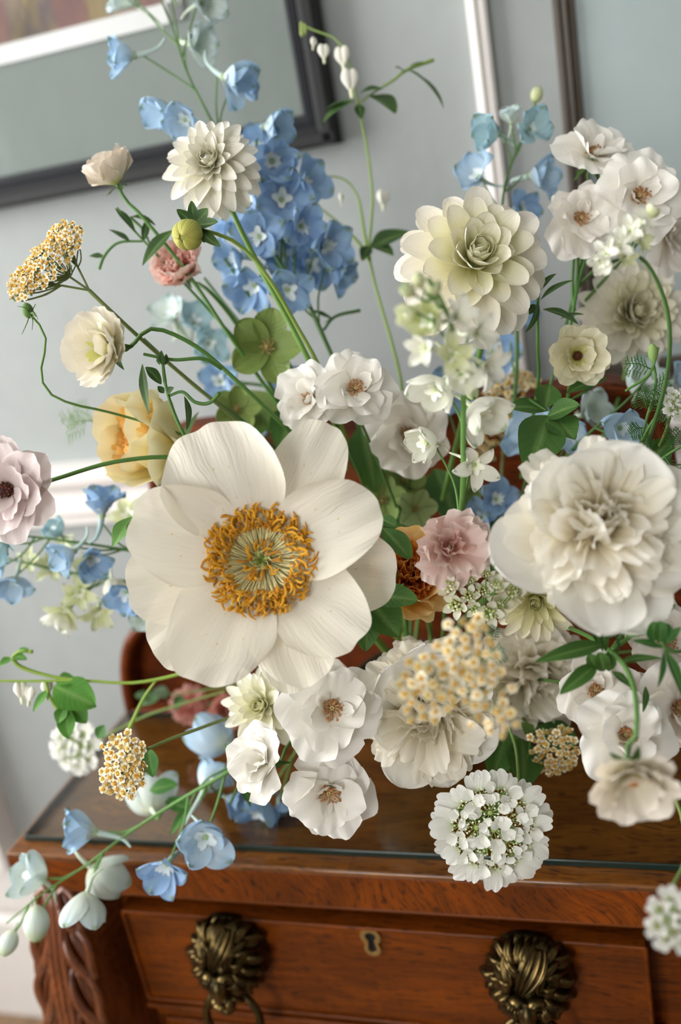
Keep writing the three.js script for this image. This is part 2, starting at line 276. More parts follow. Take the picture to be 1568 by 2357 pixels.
// a cast lion mask: dome, locks of the mane, forelock, brows, eyes, muzzle, and the ring in its mouth
function lock(pts, r0, flat, grooves) {
  const g = sweep(pts.map((p) => V3(...p)), (t) => r0 * (0.28 + 0.95 * Math.sin(Math.PI * Math.min(1, 0.18 + t * 0.82))) * (1 - 0.25 * t), 14, grooves ? 4 * grooves + 4 : 12, false, flat);
  if (grooves) { const p = g.attributes.position, n = g.attributes.normal, uv = g.attributes.uv; for (let i = 0; i < p.count; i++) { const k = -Math.pow(Math.abs(Math.cos(uv.getY(i) * Math.PI * grooves)), 3) * r0 * 0.3; p.setXYZ(i, p.getX(i) + n.getX(i) * k, p.getY(i) + n.getY(i) * k, p.getZ(i) + n.getZ(i) * k); } g.computeVertexNormals(); }
  return g;
}
function lionHandle(parent, cx, cy, z, ring) {
  reseed(77);
  const gs = [], dome = new THREE.SphereGeometry(1, 28, 18, 0, Math.PI * 2, 0, Math.PI / 2); dome.rotateX(Math.PI / 2); dome.scale(0.036, 0.0385, 0.016); gs.push(dome);
  // mane: whorls of broad curling locks
  for (const [ring2, n, r0, r1, zz, w] of [[0, 15, 0.022, 0.037, 0.008, 0.0080], [1, 14, 0.017, 0.032, 0.0165, 0.0070], [2, 11, 0.0135, 0.0255, 0.0225, 0.0058]]) for (let i = 0; i < n; i++) {
    const a = (i + ring2 * 0.5) / n * Math.PI * 2 + 0.1, s = Math.cos(a) > 0 ? -1 : 1;
    if (Math.abs(a - Math.PI * 1.5) < (ring2 ? 0.75 : 0.35)) continue;
    if (ring2 === 2 && Math.abs(a - Math.PI * 0.5) < 0.5) continue;
    const b = a + s * 0.42, c = a + s * 0.24 + rr(-0.08, 0.08), q = rr(0.92, 1.06);
    gs.push(lock([[Math.cos(a) * r0, Math.sin(a) * r0 * 1.05, zz + 0.004], [Math.cos(c) * (r0 + r1) * 0.5, Math.sin(c) * (r0 + r1) * 0.52, zz + 0.0065], [Math.cos(b) * r1 * q, Math.sin(b) * r1 * 1.04 * q, zz - 0.001], [Math.cos(b + s * 0.25) * r1 * 0.9, Math.sin(b + s * 0.25) * r1 * 0.94, zz - 0.004]], w * rr(0.9, 1.12), 0.62, 4));
  }
  for (const [x0, x1, r] of [[0.0, 0.003, 0.0075], [-0.008, -0.012, 0.007], [0.010, 0.015, 0.007], [-0.003, -0.004, 0.006], [0.006, 0.009, 0.006]]) gs.push(lock([[x0, 0.024, 0.0185], [x0 + (x1 - x0) * 0.4 - 0.002, 0.031, 0.0185], [x1, 0.0375, 0.012], [x1 + 0.003, 0.039, 0.006]], r, 0.62, 4));
  // forelock falling between the brows, finely grooved, and its fellows
  gs.push(lock([[0.011, 0.038, 0.016], [0.008, 0.031, 0.0255], [0.001, 0.019, 0.0305], [-0.0045, 0.009, 0.0325], [-0.0055, 0.004, 0.032]], 0.0098, 0.5, 11));
  gs.push(lock([[0.014, 0.027, 0.020], [0.009, 0.017, 0.0275], [0.009, 0.008, 0.030], [0.0145, 0.004, 0.0265]], 0.0062, 0.7, 5));
  gs.push(lock([[-0.009, 0.033, 0.014], [-0.0135, 0.024, 0.0225], [-0.0125, 0.013, 0.0275], [-0.016, 0.006, 0.024]], 0.0066, 0.65, 5));
  // face
  const ell = (x, y, zc, a, b, c, rz = 0) => { const g = new THREE.SphereGeometry(1, 18, 14); g.scale(a, b, c); g.rotateZ(rz); g.translate(x, y, zc); gs.push(g); };
  ell(0, -0.008, 0.0195, 0.0165, 0.023, 0.0125); // cheeks and skull
  for (const s of [-1, 1]) {
    gs.push(lock([[s * 0.0022, -0.001, 0.0335], [s * 0.0065, 0.0015, 0.0345], [s * 0.0125, -0.0015, 0.0295], [s * 0.0165, -0.008, 0.023]], 0.0048, 0.85, 0)); // brow
    ell(s * 0.0078, -0.0085, 0.0295, 0.0032, 0.0025, 0.0024, -s * 0.3);
    gs.push(lock([[s * 0.0045, -0.0118, 0.0315], [s * 0.0085, -0.0128, 0.0305], [s * 0.0132, -0.010, 0.0265]], 0.002, 0.8, 0)); // lower lid
    ell(s * 0.0055, -0.0275, 0.034, 0.0064, 0.0068, 0.0062); // whisker pads
    ell(s * 0.0115, -0.018, 0.0265, 0.0062, 0.009, 0.006);
    gs.push(lock([[s * 0.008, -0.023, 0.033], [s * 0.0128, -0.031, 0.028], [s * 0.0125, -0.040, 0.020]], 0.0038, 0.6, 0)); // jowl
    gs.push(lock([[s * 0.019, -0.008, 0.020], [s * 0.0205, -0.020, 0.020], [s * 0.018, -0.033, 0.012]], 0.0075, 0.6, 4)); // beard locks
    gs.push(lock([[s * 0.012, -0.034, 0.016], [s * 0.0105, -0.041, 0.013], [s * 0.008, -0.046, 0.008]], 0.006, 0.6, 3));
  }
  gs.push(lock([[0, 0.002, 0.0325], [0, -0.008, 0.0365], [0, -0.017, 0.039], [0, -0.0245, 0.041]], 0.0068, 0.8, 0)); // bridge of the nose
  ell(0, -0.0245, 0.0405, 0.006, 0.0036, 0.0034); for (const s of [-1, 1]) ell(s * 0.0036, -0.0256, 0.0412, 0.0024, 0.002, 0.002);
  ell(0, -0.0375, 0.0305, 0.0078, 0.0058, 0.0065); // chin
  const g = merge(gs); metreUV(g);
  part(parent, 'lion_mask', g, brassMat, mul(T(cx, cy + 0.001, z), SC(0.98, 0.98, 1.15)), 'bronzed brass lion mask holding a ring');
  if (ring) { const t = new THREE.TorusGeometry(0.0262, 0.0037, 14, 48); part(parent, 'ring', metreUV(t), brassMat, mul(T(cx, cy - 0.053, z + 0.031), RX(-0.2)), 'brass pull ring'); }
}
// carved leaf brackets at both ends
function bracket(s) {
  const cx = s * 0.2925, w = 0.038, prof = (y) => 0.252 + 0.034 * Math.sin(clamp((0.735 - y) / 0.2) * Math.PI * 0.62) - 0.012 * sstep(0.5, 0.3, y);
  const half = (y) => w * (0.72 + 0.3 * sstep(0.735, 0.655, y) - 0.1 * sstep(0.62, 0.5, y)), pos = [], idx = [], N = 40, K = 12;
  for (let i = 0; i <= N; i++) for (let j = 0; j <= K; j++) { const y = mix(0.735, 0.30, i / N), v = j / K * 2 - 1, zf = prof(y) - 0.006 - 0.010 * v * v; pos.push(cx + v * half(y), y, j === 0 || j === K ? 0.2 : zf); }
  for (let i = 0; i < N; i++) for (let j = 0; j < K; j++) { const a = i * (K + 1) + j, b = a + K + 1; idx.push(a, b, a + 1, b, b + 1, a + 1); }
  const body = new THREE.BufferGeometry(); body.setAttribute('position', new THREE.Float32BufferAttribute(pos, 3)); body.setIndex(idx); body.computeVertexNormals();
  const br = part(cab, 'bracket', metreUV(body, 'y'), carveMat, null, 'acanthus leaf carved bracket');
  const onB = (v, y, lift) => V3(cx + v * half(y), y, prof(y) - 0.006 - 0.010 * v * v + lift);
  for (const v of [-0.2, 0.0, 0.2]) part(br, 'rib', metreUV(sweep([0.735, 0.70, 0.66, 0.60, 0.53, 0.45, 0.36].map((y, i) => onB(v * (1 - 0.06 * i), y, 0.0062)), (t) => 0.0044 * (1 - 0.3 * t), 30, 8), 'y'), carveMat);
  for (const [y0, len, reach] of [[0.742, 0.046, 0.9], [0.715, 0.062, 0.98], [0.676, 0.072, 1.0], [0.632, 0.076, 1.0], [0.584, 0.08, 0.98], [0.533, 0.08, 0.96], [0.48, 0.08, 0.94], [0.425, 0.075, 0.92]]) for (const e of [-1, 1]) {
    // one lobe: a raised rim looped round a hollow, hanging outward
    const P = (t, o) => { const v = e * mix(0.30, reach - 0.24, Math.pow(t, 0.75)), y = y0 - len * (0.12 + 0.88 * t) + 0.006 * t; return onB(v + e * o * 0.25 * Math.sin(Math.PI * Math.min(1, 0.1 + t * 0.92)), y + o * 0.0075 * t, 0.0025 + 0.0035 * Math.sin(Math.PI * t)); };
    const loop = []; for (let k = 0; k <= 7; k++) loop.push(P(k / 7, 1)); loop.push(P(1.06, 0)); for (let k = 7; k >= 1; k--) loop.push(P(k / 7, -1));
    part(br, 'leaf_lobe', metreUV(sweep(loop, (t) => 0.0036 + 0.0018 * Math.sin(Math.PI * t), 36, 8, true), 'y'), carveMat);
    part(br, 'leaf_vein', metreUV(sweep([P(0.1, 0), P(0.4, 0), P(0.75, 0)], (t) => 0.0020 * (1 - 0.6 * t), 8, 6), 'y'), carveMat);
  }
}
bracket(-1); bracket(1);
{ // shaped back board: a thin panel set deep behind a raised rounded rim
  const s = new THREE.Shape(); s.moveTo(-0.328, YT); s.bezierCurveTo(-0.326, 0.83, -0.312, 0.872, -0.282, 0.885); s.bezierCurveTo(-0.25, 0.90, -0.236, 0.96, -0.228, 1.03); s.bezierCurveTo(-0.225, 1.075, -0.21, 1.1, -0.18, 1.1);
  s.lineTo(0.23, 1.1); s.bezierCurveTo(0.26, 1.1, 0.275, 1.075, 0.278, 1.03); s.bezierCurveTo(0.282, 0.96, 0.29, 0.90, 0.30, 0.885); s.bezierCurveTo(0.318, 0.872, 0.326, 0.83, 0.328, YT); s.closePath();
  const bm = new THREE.MeshPhysicalMaterial({ map: wD(512, 512, 2, 3), ...polish }), panel = new THREE.ExtrudeGeometry(s, { depth: 0.006, bevelEnabled: false, curveSegments: 16 }); panel.translate(0, 0, -0.019);
  const b = part(cab, 'back_board', metreUV(panel), bm), pts = s.getPoints(16), edge = [];
  for (const p of pts) { const q = V3(p.x * 0.985, YT + (p.y - YT) * 0.985 + 0.001, 0); if (!edge.length || edge[edge.length - 1].distanceTo(q) > 0.006) edge.push(q); }
  const gs = [sweep(edge.map((p) => p.clone().setZ(0.012)), 0.0062, 150, 10), sweep(edge.map((p) => p.clone().setZ(0.004)), 0.0062, 150, 10), sweep(edge.map((p) => p.clone().setZ(-0.006)), 0.0062, 150, 10), sweep(edge.map((p) => p.clone().setZ(-0.014)), 0.0062, 150, 10)];
  part(b, 'rim', metreUV(merge(gs)), bm);
}
{ // sheet of glass on the top
  const t = thing('glass_sheet', 'sheet of glass with a dark green edge lying on the cabinet top', 'glass', V3(0, YT, 0.125));
  part(t, 'pane', new THREE.PlaneGeometry(0.645, 0.208), new THREE.MeshPhysicalMaterial({ color: C('#eef6f2'), transmission: 1, roughness: 0.02, thickness: 0, ior: 1.65 }), mul(T(0, 0.0062, 0.001), RX(-Math.PI / 2)));
  const edge = new THREE.MeshPhysicalMaterial({ color: C('#06241f'), roughness: 0.2, clearcoat: 1, clearcoatRoughness: 0.05 });
  for (const [a, b, c, d] of [[-0.3225, 0.3225, 0.1045, 0.1065], [-0.3225, 0.3225, -0.1045, -0.1025], [-0.3225, -0.3205, -0.1025, 0.1045], [0.3205, 0.3225, -0.1025, 0.1045]]) part(t, 'glass_edge', rbox(a, b, 0.0002, 0.0062, c, d, 0.0008), edge);
}

// ---------------------------------------------------------------- flower kit
const veinBump = tex(256, 256, (u, v) => { const k = 0.5 * n64(u * 0.05, v * 0.35) + 0.35 * n16(u * 0.3, v * 1.5) + 0.15 * n64(u, v); return [k, k, k]; }, false);
const leafBump = tex(256, 256, (u, v) => { const a = Math.abs(v - 0.5), s = Math.abs(Math.sin((u * 9 - a * 5) * Math.PI)), k = 0.5 - 0.35 * Math.exp(-a * 60) + 0.35 * sstep(0, 0.25, s) + 0.12 * n64(u, v); return [k, k, k]; }, false);
const petalMat = new THREE.MeshPhysicalMaterial({ vertexColors: true, side: THREE.DoubleSide, roughness: 0.78, transmission: 0.3, thickness: 0, bumpMap: veinBump, bumpScale: 0.00018, specularIntensity: 0.4 });
const denseMat = new THREE.MeshPhysicalMaterial({ vertexColors: true, side: THREE.DoubleSide, roughness: 0.8, transmission: 0.5, thickness: 0, bumpMap: veinBump, bumpScale: 0.0003, specularIntensity: 0.35 });
const waxMat = new THREE.MeshPhysicalMaterial({ vertexColors: true, side: THREE.DoubleSide, roughness: 0.62, transmission: 0.22, thickness: 0, bumpMap: veinBump, bumpScale: 0.00025, specularIntensity: 0.5 });
const leafMat = new THREE.MeshPhysicalMaterial({ vertexColors: true, side: THREE.DoubleSide, roughness: 0.5, transmission: 0.14, thickness: 0, bumpMap: leafBump, bumpScale: 0.0007, specularIntensity: 0.6 });
const stemMat = new THREE.MeshStandardMaterial({ vertexColors: true, roughness: 0.55 });
const tinyMat = new THREE.MeshStandardMaterial({ vertexColors: true, side: THREE.DoubleSide, roughness: 0.75 });

// One petal: grows along +x, its inner face to +y. um, b, p give the outline (or tr: a fan with a rounded end); th the bend along it; cup the bend across.
function petalGeo(o) {
  const { L, W, um = 0.6, b = 0.25, p = 2.2, nu = 10, nv = 8, ruf = 0, rf = 2, notch = 0, jag = 0, tr, fold = 0, tipc, edge = 0 } = o;
  const th = o.th ?? [0, 0, 1], cup = o.cup ?? 0.5, cup1 = o.cup1 ?? cup, cols = o.cols.map(C);
  const p1 = rr(0, 6.28), p2 = rr(0, 6.28), p3 = rr(0, 6.28), lean = rr(-1, 1) * (o.lean ?? 0.06);
  const pos = [], uv = [], col = [], idx = [], k = new THREE.Color();
  let x = 0, y = 0, lu = 0;
  for (let i = 0; i <= nu; i++) {
    const t = i / nu, u = tr === undefined ? 1 - Math.pow(1 - t, 1.5) : t;
    const steps = 4; for (let s = 1; s <= steps && i; s++) { const us = lu + (u - lu) * (s - 0.5) / steps, a = th[0] + (th[1] - th[0]) * Math.pow(us, th[2]); x += Math.cos(a) * L * (u - lu) / steps; y += Math.sin(a) * L * (u - lu) / steps; }
    lu = u;
    const a = th[0] + (th[1] - th[0]) * Math.pow(u, th[2]), tx = Math.cos(a), ty = Math.sin(a), nx = -ty, ny = tx;
    let w = b + (1 - b) * Math.sin(Math.min(1, u / um) * Math.PI / 2);
    if (tr === undefined && u > um) w *= Math.pow(1 - Math.pow(Math.min(0.999, (u - um) / (1 - um)), p), 1 / p);
    if (o.nar && u > um) w *= 1 - o.nar * Math.pow((u - um) / (1 - um), 2);
    w *= W / 2 * (1 + 0.05 * Math.sin(5 * u + p1));
    const ca = mix(cup, cup1, u);
    for (let j = 0; j <= nv; j++) {
      const v = j / nv * 2 - 1, av = Math.abs(v);
      let ac = Math.abs(ca) < 0.02 ? v * w : w * Math.sin(ca * v) / ca, off = Math.abs(ca) < 0.02 ? 0 : w * (1 - Math.cos(ca * v)) / ca;
      if (fold) off += fold * av * w;
      let back = 0; const uu = sstep(0.45, 1, u);
      if (tr) back += tr * L * (Math.pow(av, 2.2) * 0.7 + Math.pow(av, 7) * 0.55) * u;
      back += (notch * Math.exp(-Math.pow(v / 0.2, 2)) * uu + jag * uu * (Math.sin(9 * v + p1) * 0.6 + Math.sin(17 * v + p2) * 0.4)) * L;
      if (edge) back += edge * L * uu * (0.5 + 0.5 * Math.sin(5 * v + p3));
      const r = ruf * W * u * u * ((0.3 + 0.7 * av) * Math.sin(rf * Math.PI * v + p1) * 0.6 + 0.4 * Math.sin(rf * 1.9 * Math.PI * v + p2 + 3 * u) + 0.35 * Math.sin(4 * u + p3) * v);
      off += r; ac += lean * L * u * u;
      pos.push(x + nx * off - tx * back, y + ny * off - ty * back, ac); uv.push(u * (o.uvs ?? 1), (v * 0.5 + 0.5) * (o.uvs ?? 1));
      if (cols.length === 1) k.copy(cols[0]); else if (cols.length === 2) k.copy(cols[0]).lerp(cols[1], sstep(0.05, 0.6, u)); else { k.copy(cols[0]).lerp(cols[1], sstep(0.02, 0.38, u)); k.lerp(cols[2], sstep(0.5, 1, u)); }
      if (tipc && u > 0.9 && av < 0.5) k.lerp(C(tipc), 0.7);
      if (o.mid) k.lerp(C(o.mid), Math.exp(-Math.pow(v / 0.07, 2)) * 0.55);
      col.push(k.r, k.g, k.b);
    }
  }
  for (let i = 0; i < nu; i++) for (let j = 0; j < nv; j++) { const a = i * (nv + 1) + j, c = a + nv + 1; idx.push(a, a + 1, c, c, a + 1, c + 1); }
  const g = new THREE.BufferGeometry();
  g.setAttribute('position', new THREE.Float32BufferAttribute(pos, 3)); g.setAttribute('uv', new THREE.Float32BufferAttribute(uv, 2)); g.setAttribute('color', new THREE.Float32BufferAttribute(col, 3));
  g.setIndex(idx); g.computeVertexNormals(); return g;
}
const some = (n, fn) => Array.from({ length: n }, (_, i) => fn(i));
// frame of a flower head: y out of its face, x to the right as one looks at it
function headFrame(dir) {
  const y = dirOf(dir), x = RIGHT.clone().addScaledVector(y, -RIGHT.dot(y)).normalize();
  return new THREE.Matrix4().makeBasis(x, y, x.clone().cross(y));
}
function whorl(t, name, geos, mat, F, n, o) {
  for (let i = 0; i < n; i++) {
    const az = (o.az0 ?? 0) + (i + (o.ja ?? 0.15) * rr(-1, 1)) / n * Math.PI * 2, tilt = o.tilt + rr(-1, 1) * (o.jt ?? 0.08), s = rr(1 - (o.js ?? 0.06), 1 + (o.js ?? 0.06));
    part(t, name, geos[i % geos.length], mat, mul(F, RY(az), T(o.r0 ?? 0, (o.y0 ?? 0) + rr(-1, 1) * 0.0004, 0), RZ(tilt), RX(rr(-1, 1) * (o.jr ?? 0.1)), SC(s)));
  }
}
// ellipsoid blob with vertex colour
function blob(x, y, z, a, b, c, col, ns = 10, nr = 8) { const g = new THREE.SphereGeometry(1, ns, nr); g.scale(a, b, c); g.translate(x, y, z); return paint(g, C(col)); }
const BOWL = V3(0.045, 0.862, 0.088);
const GREEN = ['#648a3a', '#496b2b', '#87a04a', '#365627'];
// stem of a flower: through px waypoints if given, else into the bowl
function stemPart(t, F, way, r0, r1, col = GREEN[1], back = 0.006) {
  const dir = V3(0, 1, 0).applyMatrix4(F), o = t.position, pts = [V3(0, 0, 0).addScaledVector(dir, -back * 0.3), V3(0, 0, 0).addScaledVector(dir, -back - 0.012)];
  if (way) for (const w of way) pts.push(at(...w).sub(o));
  else { const end = BOWL.clone().add(V3(rr(-0.035, 0.035), -0.03, rr(-0.035, 0.035))).sub(o); pts.push(pts[1].clone().lerp(end, 0.45).add(V3(rr(-0.01, 0.01), 0.012, -0.012)), end); }
  part(t, 'stem', paint(sweep(pts, (s) => mix(r0, r1, s), 22, 7), C(col)), stemMat);
}
const px = (n, d) => n * d / FPX;

const wrinkle = tex(512, 512, (u, v) => { const w = v + 0.03 * n8(u, v), k = (0.5 * n64(u * 0.07, w * 0.8) + 0.3 * n128(u * 0.1, w * 0.7) + 0.2 * n16(u * 0.4, w)) * (0.45 + 0.9 * sstep(0.35, 0.95, u)) + 0.1 * n128(u, v); return [k, k, k]; }, false);
// ---- the great open peony
function openPeony() {
  reseed(101);
  const [x, y, d] = [605, 1290, 0.625], t = thing('open_peony', 'large open ivory peony with a ring of golden stamens in the middle of the arrangement', 'peony', at(x, y, d)), F = headFrame([-0.03, 0.06, 1]);
  const cream = C('#f3eee0').convertLinearToSRGB(), spots = []; for (let i = 0; i < 30; i++) spots.push([Math.pow(rnd(), 1.5) * 0.75 + 0.08, rr(0.15, 0.85), rr(0.002, 0.008), rr(0.2, 0.9)]);
  const pollen = tex(512, 512, (u, v) => { // cream petal with specks of fallen pollen
    let k = 0; for (const [su, sv, r, a] of spots) { const q = ((u - su) / 1.8) ** 2 + (v - sv) ** 2; if (q < r * r) k = Math.max(k, a * sstep(r * r, r * r * 0.3, q)); }
    const dust = sstep(0.66, 0.95, n128(u, v)) * sstep(0.5, 0.1, u) * 0.5, f = clamp(k + dust * n16(u, v)), s = 0.985 + 0.015 * n64(u * 0.06, v);
    return [mix(cream.r * s, 0.86, f), mix(cream.g * s, 0.66, f), mix(cream.b * s, 0.20, f)];
  }, true);
  const pm = new THREE.MeshPhysicalMaterial({ map: pollen, side: THREE.DoubleSide, roughness: 0.75, transmission: 0.3, thickness: 0, bumpMap: wrinkle, bumpScale: 0.00042, specularIntensity: 0.4 });
  // azimuth, length and width in picture pixels, tilt, bend, cup, order from the front
  for (const [az, len, wid, tilt, bend, cup, y0, ruf, nt] of [
    [113, 362, 256, 42, -1.45, -0.3, -0.001, 0.03, 0.0], [64, 352, 176, 22, -0.35, 0.3, -0.005, 0.045, 0.0], [24, 310, 216, 34, -0.75, 0.45, 0.0, 0.045, 0.02],
    [-8, 308, 214, 8, 0.0, 0.3, -0.013, 0.04, 0.0], [-37, 300, 212, 26, -0.3, 0.5, -0.001, 0.045, 0.02], [-63, 306, 205, 16, 0.1, 0.5, -0.003, 0.045, 0.01], [-74, 308, 172, 5, 0.1, 0.3, -0.013, 0.045, 0],
    [-119, 318, 238, 24, 0.0, 0.65, 0.001, 0.05, 0.02], [-140, 328, 228, 4, 0.1, 0.45, -0.013, 0.045, 0], [-166, 318, 225, 10, 0.2, 0.55, -0.009, 0.045, 0.02], [160, 316, 222, 31, -0.5, 0.6, 0.0, 0.05, 0.015]]) {
    const g = petalGeo({ L: px(len, d), W: px(wid, d), um: 0.95, b: 0.11, tr: 0.34, nu: 30, nv: 28, cup, cup1: cup * 0.6, th: [0, bend, 1.6], ruf, rf: 1.7, notch: nt, jag: 0.006, edge: 0.02, cols: ['#ffffff'], lean: 0.03 });
    part(t, 'petal', g, pm, mul(F, RY(az * deg), T(0.003, y0, 0), RZ(tilt * deg)));
  }
  // stamens: pale filaments, curled golden anthers, in a wide ring
  const fil = '#f0e8b0', variants = some(30, (i) => {
    const inn = i < 6, q = inn ? (i + 0.5) / 6 : (i - 5.5) / 24, r = inn ? mix(0.004, 0.0105, q) : mix(0.0185, 0.0325, q), h = inn ? rr(0.012, 0.017) : mix(0.0205, 0.0165, q) + rr(-0.0025, 0.0025), tip = [V3(r * 0.2 + 0.001, 0.001, 0), V3(r * 0.42, h * 0.4, rr(-0.001, 0.001)), V3(r * 0.82, h * 0.82, rr(-0.0015, 0.0015)), V3(r, h, rr(-0.002, 0.002))];
    const e = tip[3], o = rr(0.3, 1.2), s = rr(-0.0035, 0.0035), len = rr(0.005, 0.0078);
    const anth = [e.clone(), e.clone().add(V3(len * 0.35 * o, len * 0.3, s * 0.3)), e.clone().add(V3(len * 0.75 * o, len * 0.5, s)), e.clone().add(V3(len * 0.9 * o, len * (0.4 + rr(-0.4, 0.5)), s * 1.8 + rr(-0.002, 0.002)))];
    const tone = ['#c8890f', '#d69a18', '#b4760b', '#dda628'][i % 4];
    return merge([paint(sweep(tip, 0.00032, 7, 4), C(fil)), paint(sweep(anth, (u) => 0.00066 * (0.6 + 0.7 * Math.sin(Math.PI * u)), 8, 5, false, 0.7), C(tone))]);
  });
  const pose = () => mul(F, RY(rr(0, 6.283)), RZ(rr(-0.06, 0.06)), RX(rr(-0.12, 0.12)));
  for (let i = 0; i < 300; i++) part(t, 'stamen', variants[i % 7 === 0 ? i % 6 : 6 + i % 24], tinyMat, pose());
  const rest = part(t, 'stamens', merge(some(280, (i) => variants[6 + i % 24].clone().applyMatrix4(pose()))), tinyMat); rest.userData.kind = 'stuff';
  for (let k = 0; k < 4; k++) part(t, 'carpel', paint(sweep([V3(0, 0, 0), V3(0.003, 0.006, 0), V3(0.0035, 0.011, 0), V3(0.006, 0.014, 0.001)], (u) => 0.0028 * (1 - 0.75 * u), 10, 8), C('#a9b86a')), stemMat, mul(F, RY(k * 1.57 + 0.4)));
  for (let k = 0; k < 5; k++) part(t, 'sepal', petalGeo({ L: 0.03, W: 0.02, cols: [GREEN[0]], th: [-0.1, 0.3, 1] }), leafMat, mul(F, RY(k * 1.256), T(0.002, -0.009, 0), RZ(0.1)));
  stemPart(t, F, null, 0.0028, 0.0032, GREEN[0], 0.012);
}
// ---- full double peonies
function doublePeony([x, y, d], dir, rp, guards, label, seed, tint = ['#f4e9b0', '#f6f1e6', '#f8f5ef']) {
  reseed(seed);
  const t = thing('double_peony', label, 'peony', at(x, y, d)), F = headFrame(dir), R = px(rp, d);
  const inner = some(9, (i) => petalGeo({ L: R * rr(0.95, 1.12), W: R * rr(0.36, 0.72), um: 0.8, b: 0.2, nu: 13, nv: 12, tr: 0.18, cup: rr(0.4, 0.9), cup1: rr(-0.2, 0.5), th: [0.4, rr(-0.75, 0.1), 1.8], ruf: 0.09, rf: rr(1.2, 2.4), jag: 0.022, notch: rr(0, 0.14), cols: tint, lean: 0.2 }));
  const n = 104;
  const curl = some(3, () => petalGeo({ L: R * 0.95, W: R * 0.5, um: 0.8, b: 0.25, nu: 11, nv: 9, tr: 0.15, cup: 0.8, cup1: 0.3, th: [-0.1, 0.9, 1.2], ruf: 0.12, rf: 2, jag: 0.03, cols: tint, lean: 0.2 }));
  for (let i = 0; i < n; i++) {
    const q = (i + 0.5) / n, pol = Math.acos(1 - q * 1.02) * 0.97 + rr(-0.14, 0.14), az = i * 2.39996 + rr(-0.25, 0.25), s = mix(0.8, 1.02, Math.sin(pol)) * rr(0.85, 1.1);
    part(t, 'petal', q < 0.16 ? curl[i % 3] : inner[(i * 5) % 9], denseMat, mul(F, RY(az), T(q < 0.16 ? -R * 0.06 : R * 0.05, -R * 0.32, 0), RZ(Math.PI / 2 - pol - 0.25), RX(rr(-0.8, 0.8)), SC(s * (1.12 - 0.1 * q))));
  }
  for (const [az, k, w, tilt] of guards) part(t, 'guard_petal', petalGeo({ L: R * k, W: R * w, um: 0.7, b: 0.22, p: 2.2, nu: 18, nv: 14, cup: 0.55, cup1: 0.5, th: [0.1, 0.45, 1], ruf: 0.03, rf: 2, jag: 0.008, cols: ['#eef0dc', '#f4f3ea', '#f6f5f0'] }), petalMat, mul(F, RY(az * deg), T(R * 0.06, -R * 0.36, 0), RZ(tilt * deg)));
  stemPart(t, F, null, 0.0027, 0.003, GREEN[1], R * 0.5);
}
// ---- dahlias
function dahlia([x, y, d], dir, rp, n, o, label, seed, way) {
  reseed(seed);
  const t = thing('dahlia', label, 'dahlia', at(x, y, d)), F = headFrame(dir), R = px(rp, d), P = o.p ?? 1.7;
  const lens = [0.3, 0.45, 0.62, 0.8, 0.95, 1.0];
  const sets = lens.map((l, i) => some(3, () => petalGeo({ L: R * l, W: R * (o.w ?? 0.36) * mix(0.62, 1, i / 5) * (i === 0 ? 0.9 : 1), um: o.um ?? 0.58, b: 0.3, p: P, nu: 11, nv: 8, cup: mix(1.9, o.cupo ?? 0.8, i / 5), cup1: mix(1.0, o.cupt ?? 0.45, i / 5), th: [mix(0.25, 0.12, i / 5), mix(0.9, o.bend ?? -0.35, i / 5), 1.3], ruf: 0.02, cols: i < 2 ? o.cin : i < 4 ? o.cmid : o.cout })));
  for (let i = 0; i < n; i++) {
    const q = Math.pow((i + 0.5) / n, o.pw ?? 0.85), k = Math.min(5, Math.floor(q * 6)), pol = mix(0.12, o.far ?? 1.95, q), az = i * 2.39996;
    part(t, 'petal', sets[k][i % 3], waxMat, mul(F, RY(az), T(R * mix(0.03, 0.14, q), R * mix(0.10, -0.16, q), 0), RZ(Math.PI / 2 - pol + rr(-0.07, 0.07)), RX(rr(-0.12, 0.12)), SC(rr(0.94, 1.06))));
  }
  part(t, 'heart', merge(some(9, (i) => { const g = blob(0, 0, 0, R * 0.03, R * 0.13, R * 0.03, o.heart ?? '#d9d48a', 6, 6); g.applyMatrix4(mul(RY(i * 0.7), RZ(i ? -0.35 : 0), T(0, R * 0.08, 0))); return g; })), tinyMat, F);
  for (let k = 0; k < 6; k++) part(t, 'bract', petalGeo({ L: R * 0.3, W: R * 0.13, cols: [GREEN[0]], p: 1.5 }), leafMat, mul(F, RY(k * 1.05), T(R * 0.05, -R * 0.26, 0), RZ(-0.3)));
  stemPart(t, F, way, 0.0019, 0.0024, GREEN[0], R * 0.3);
}
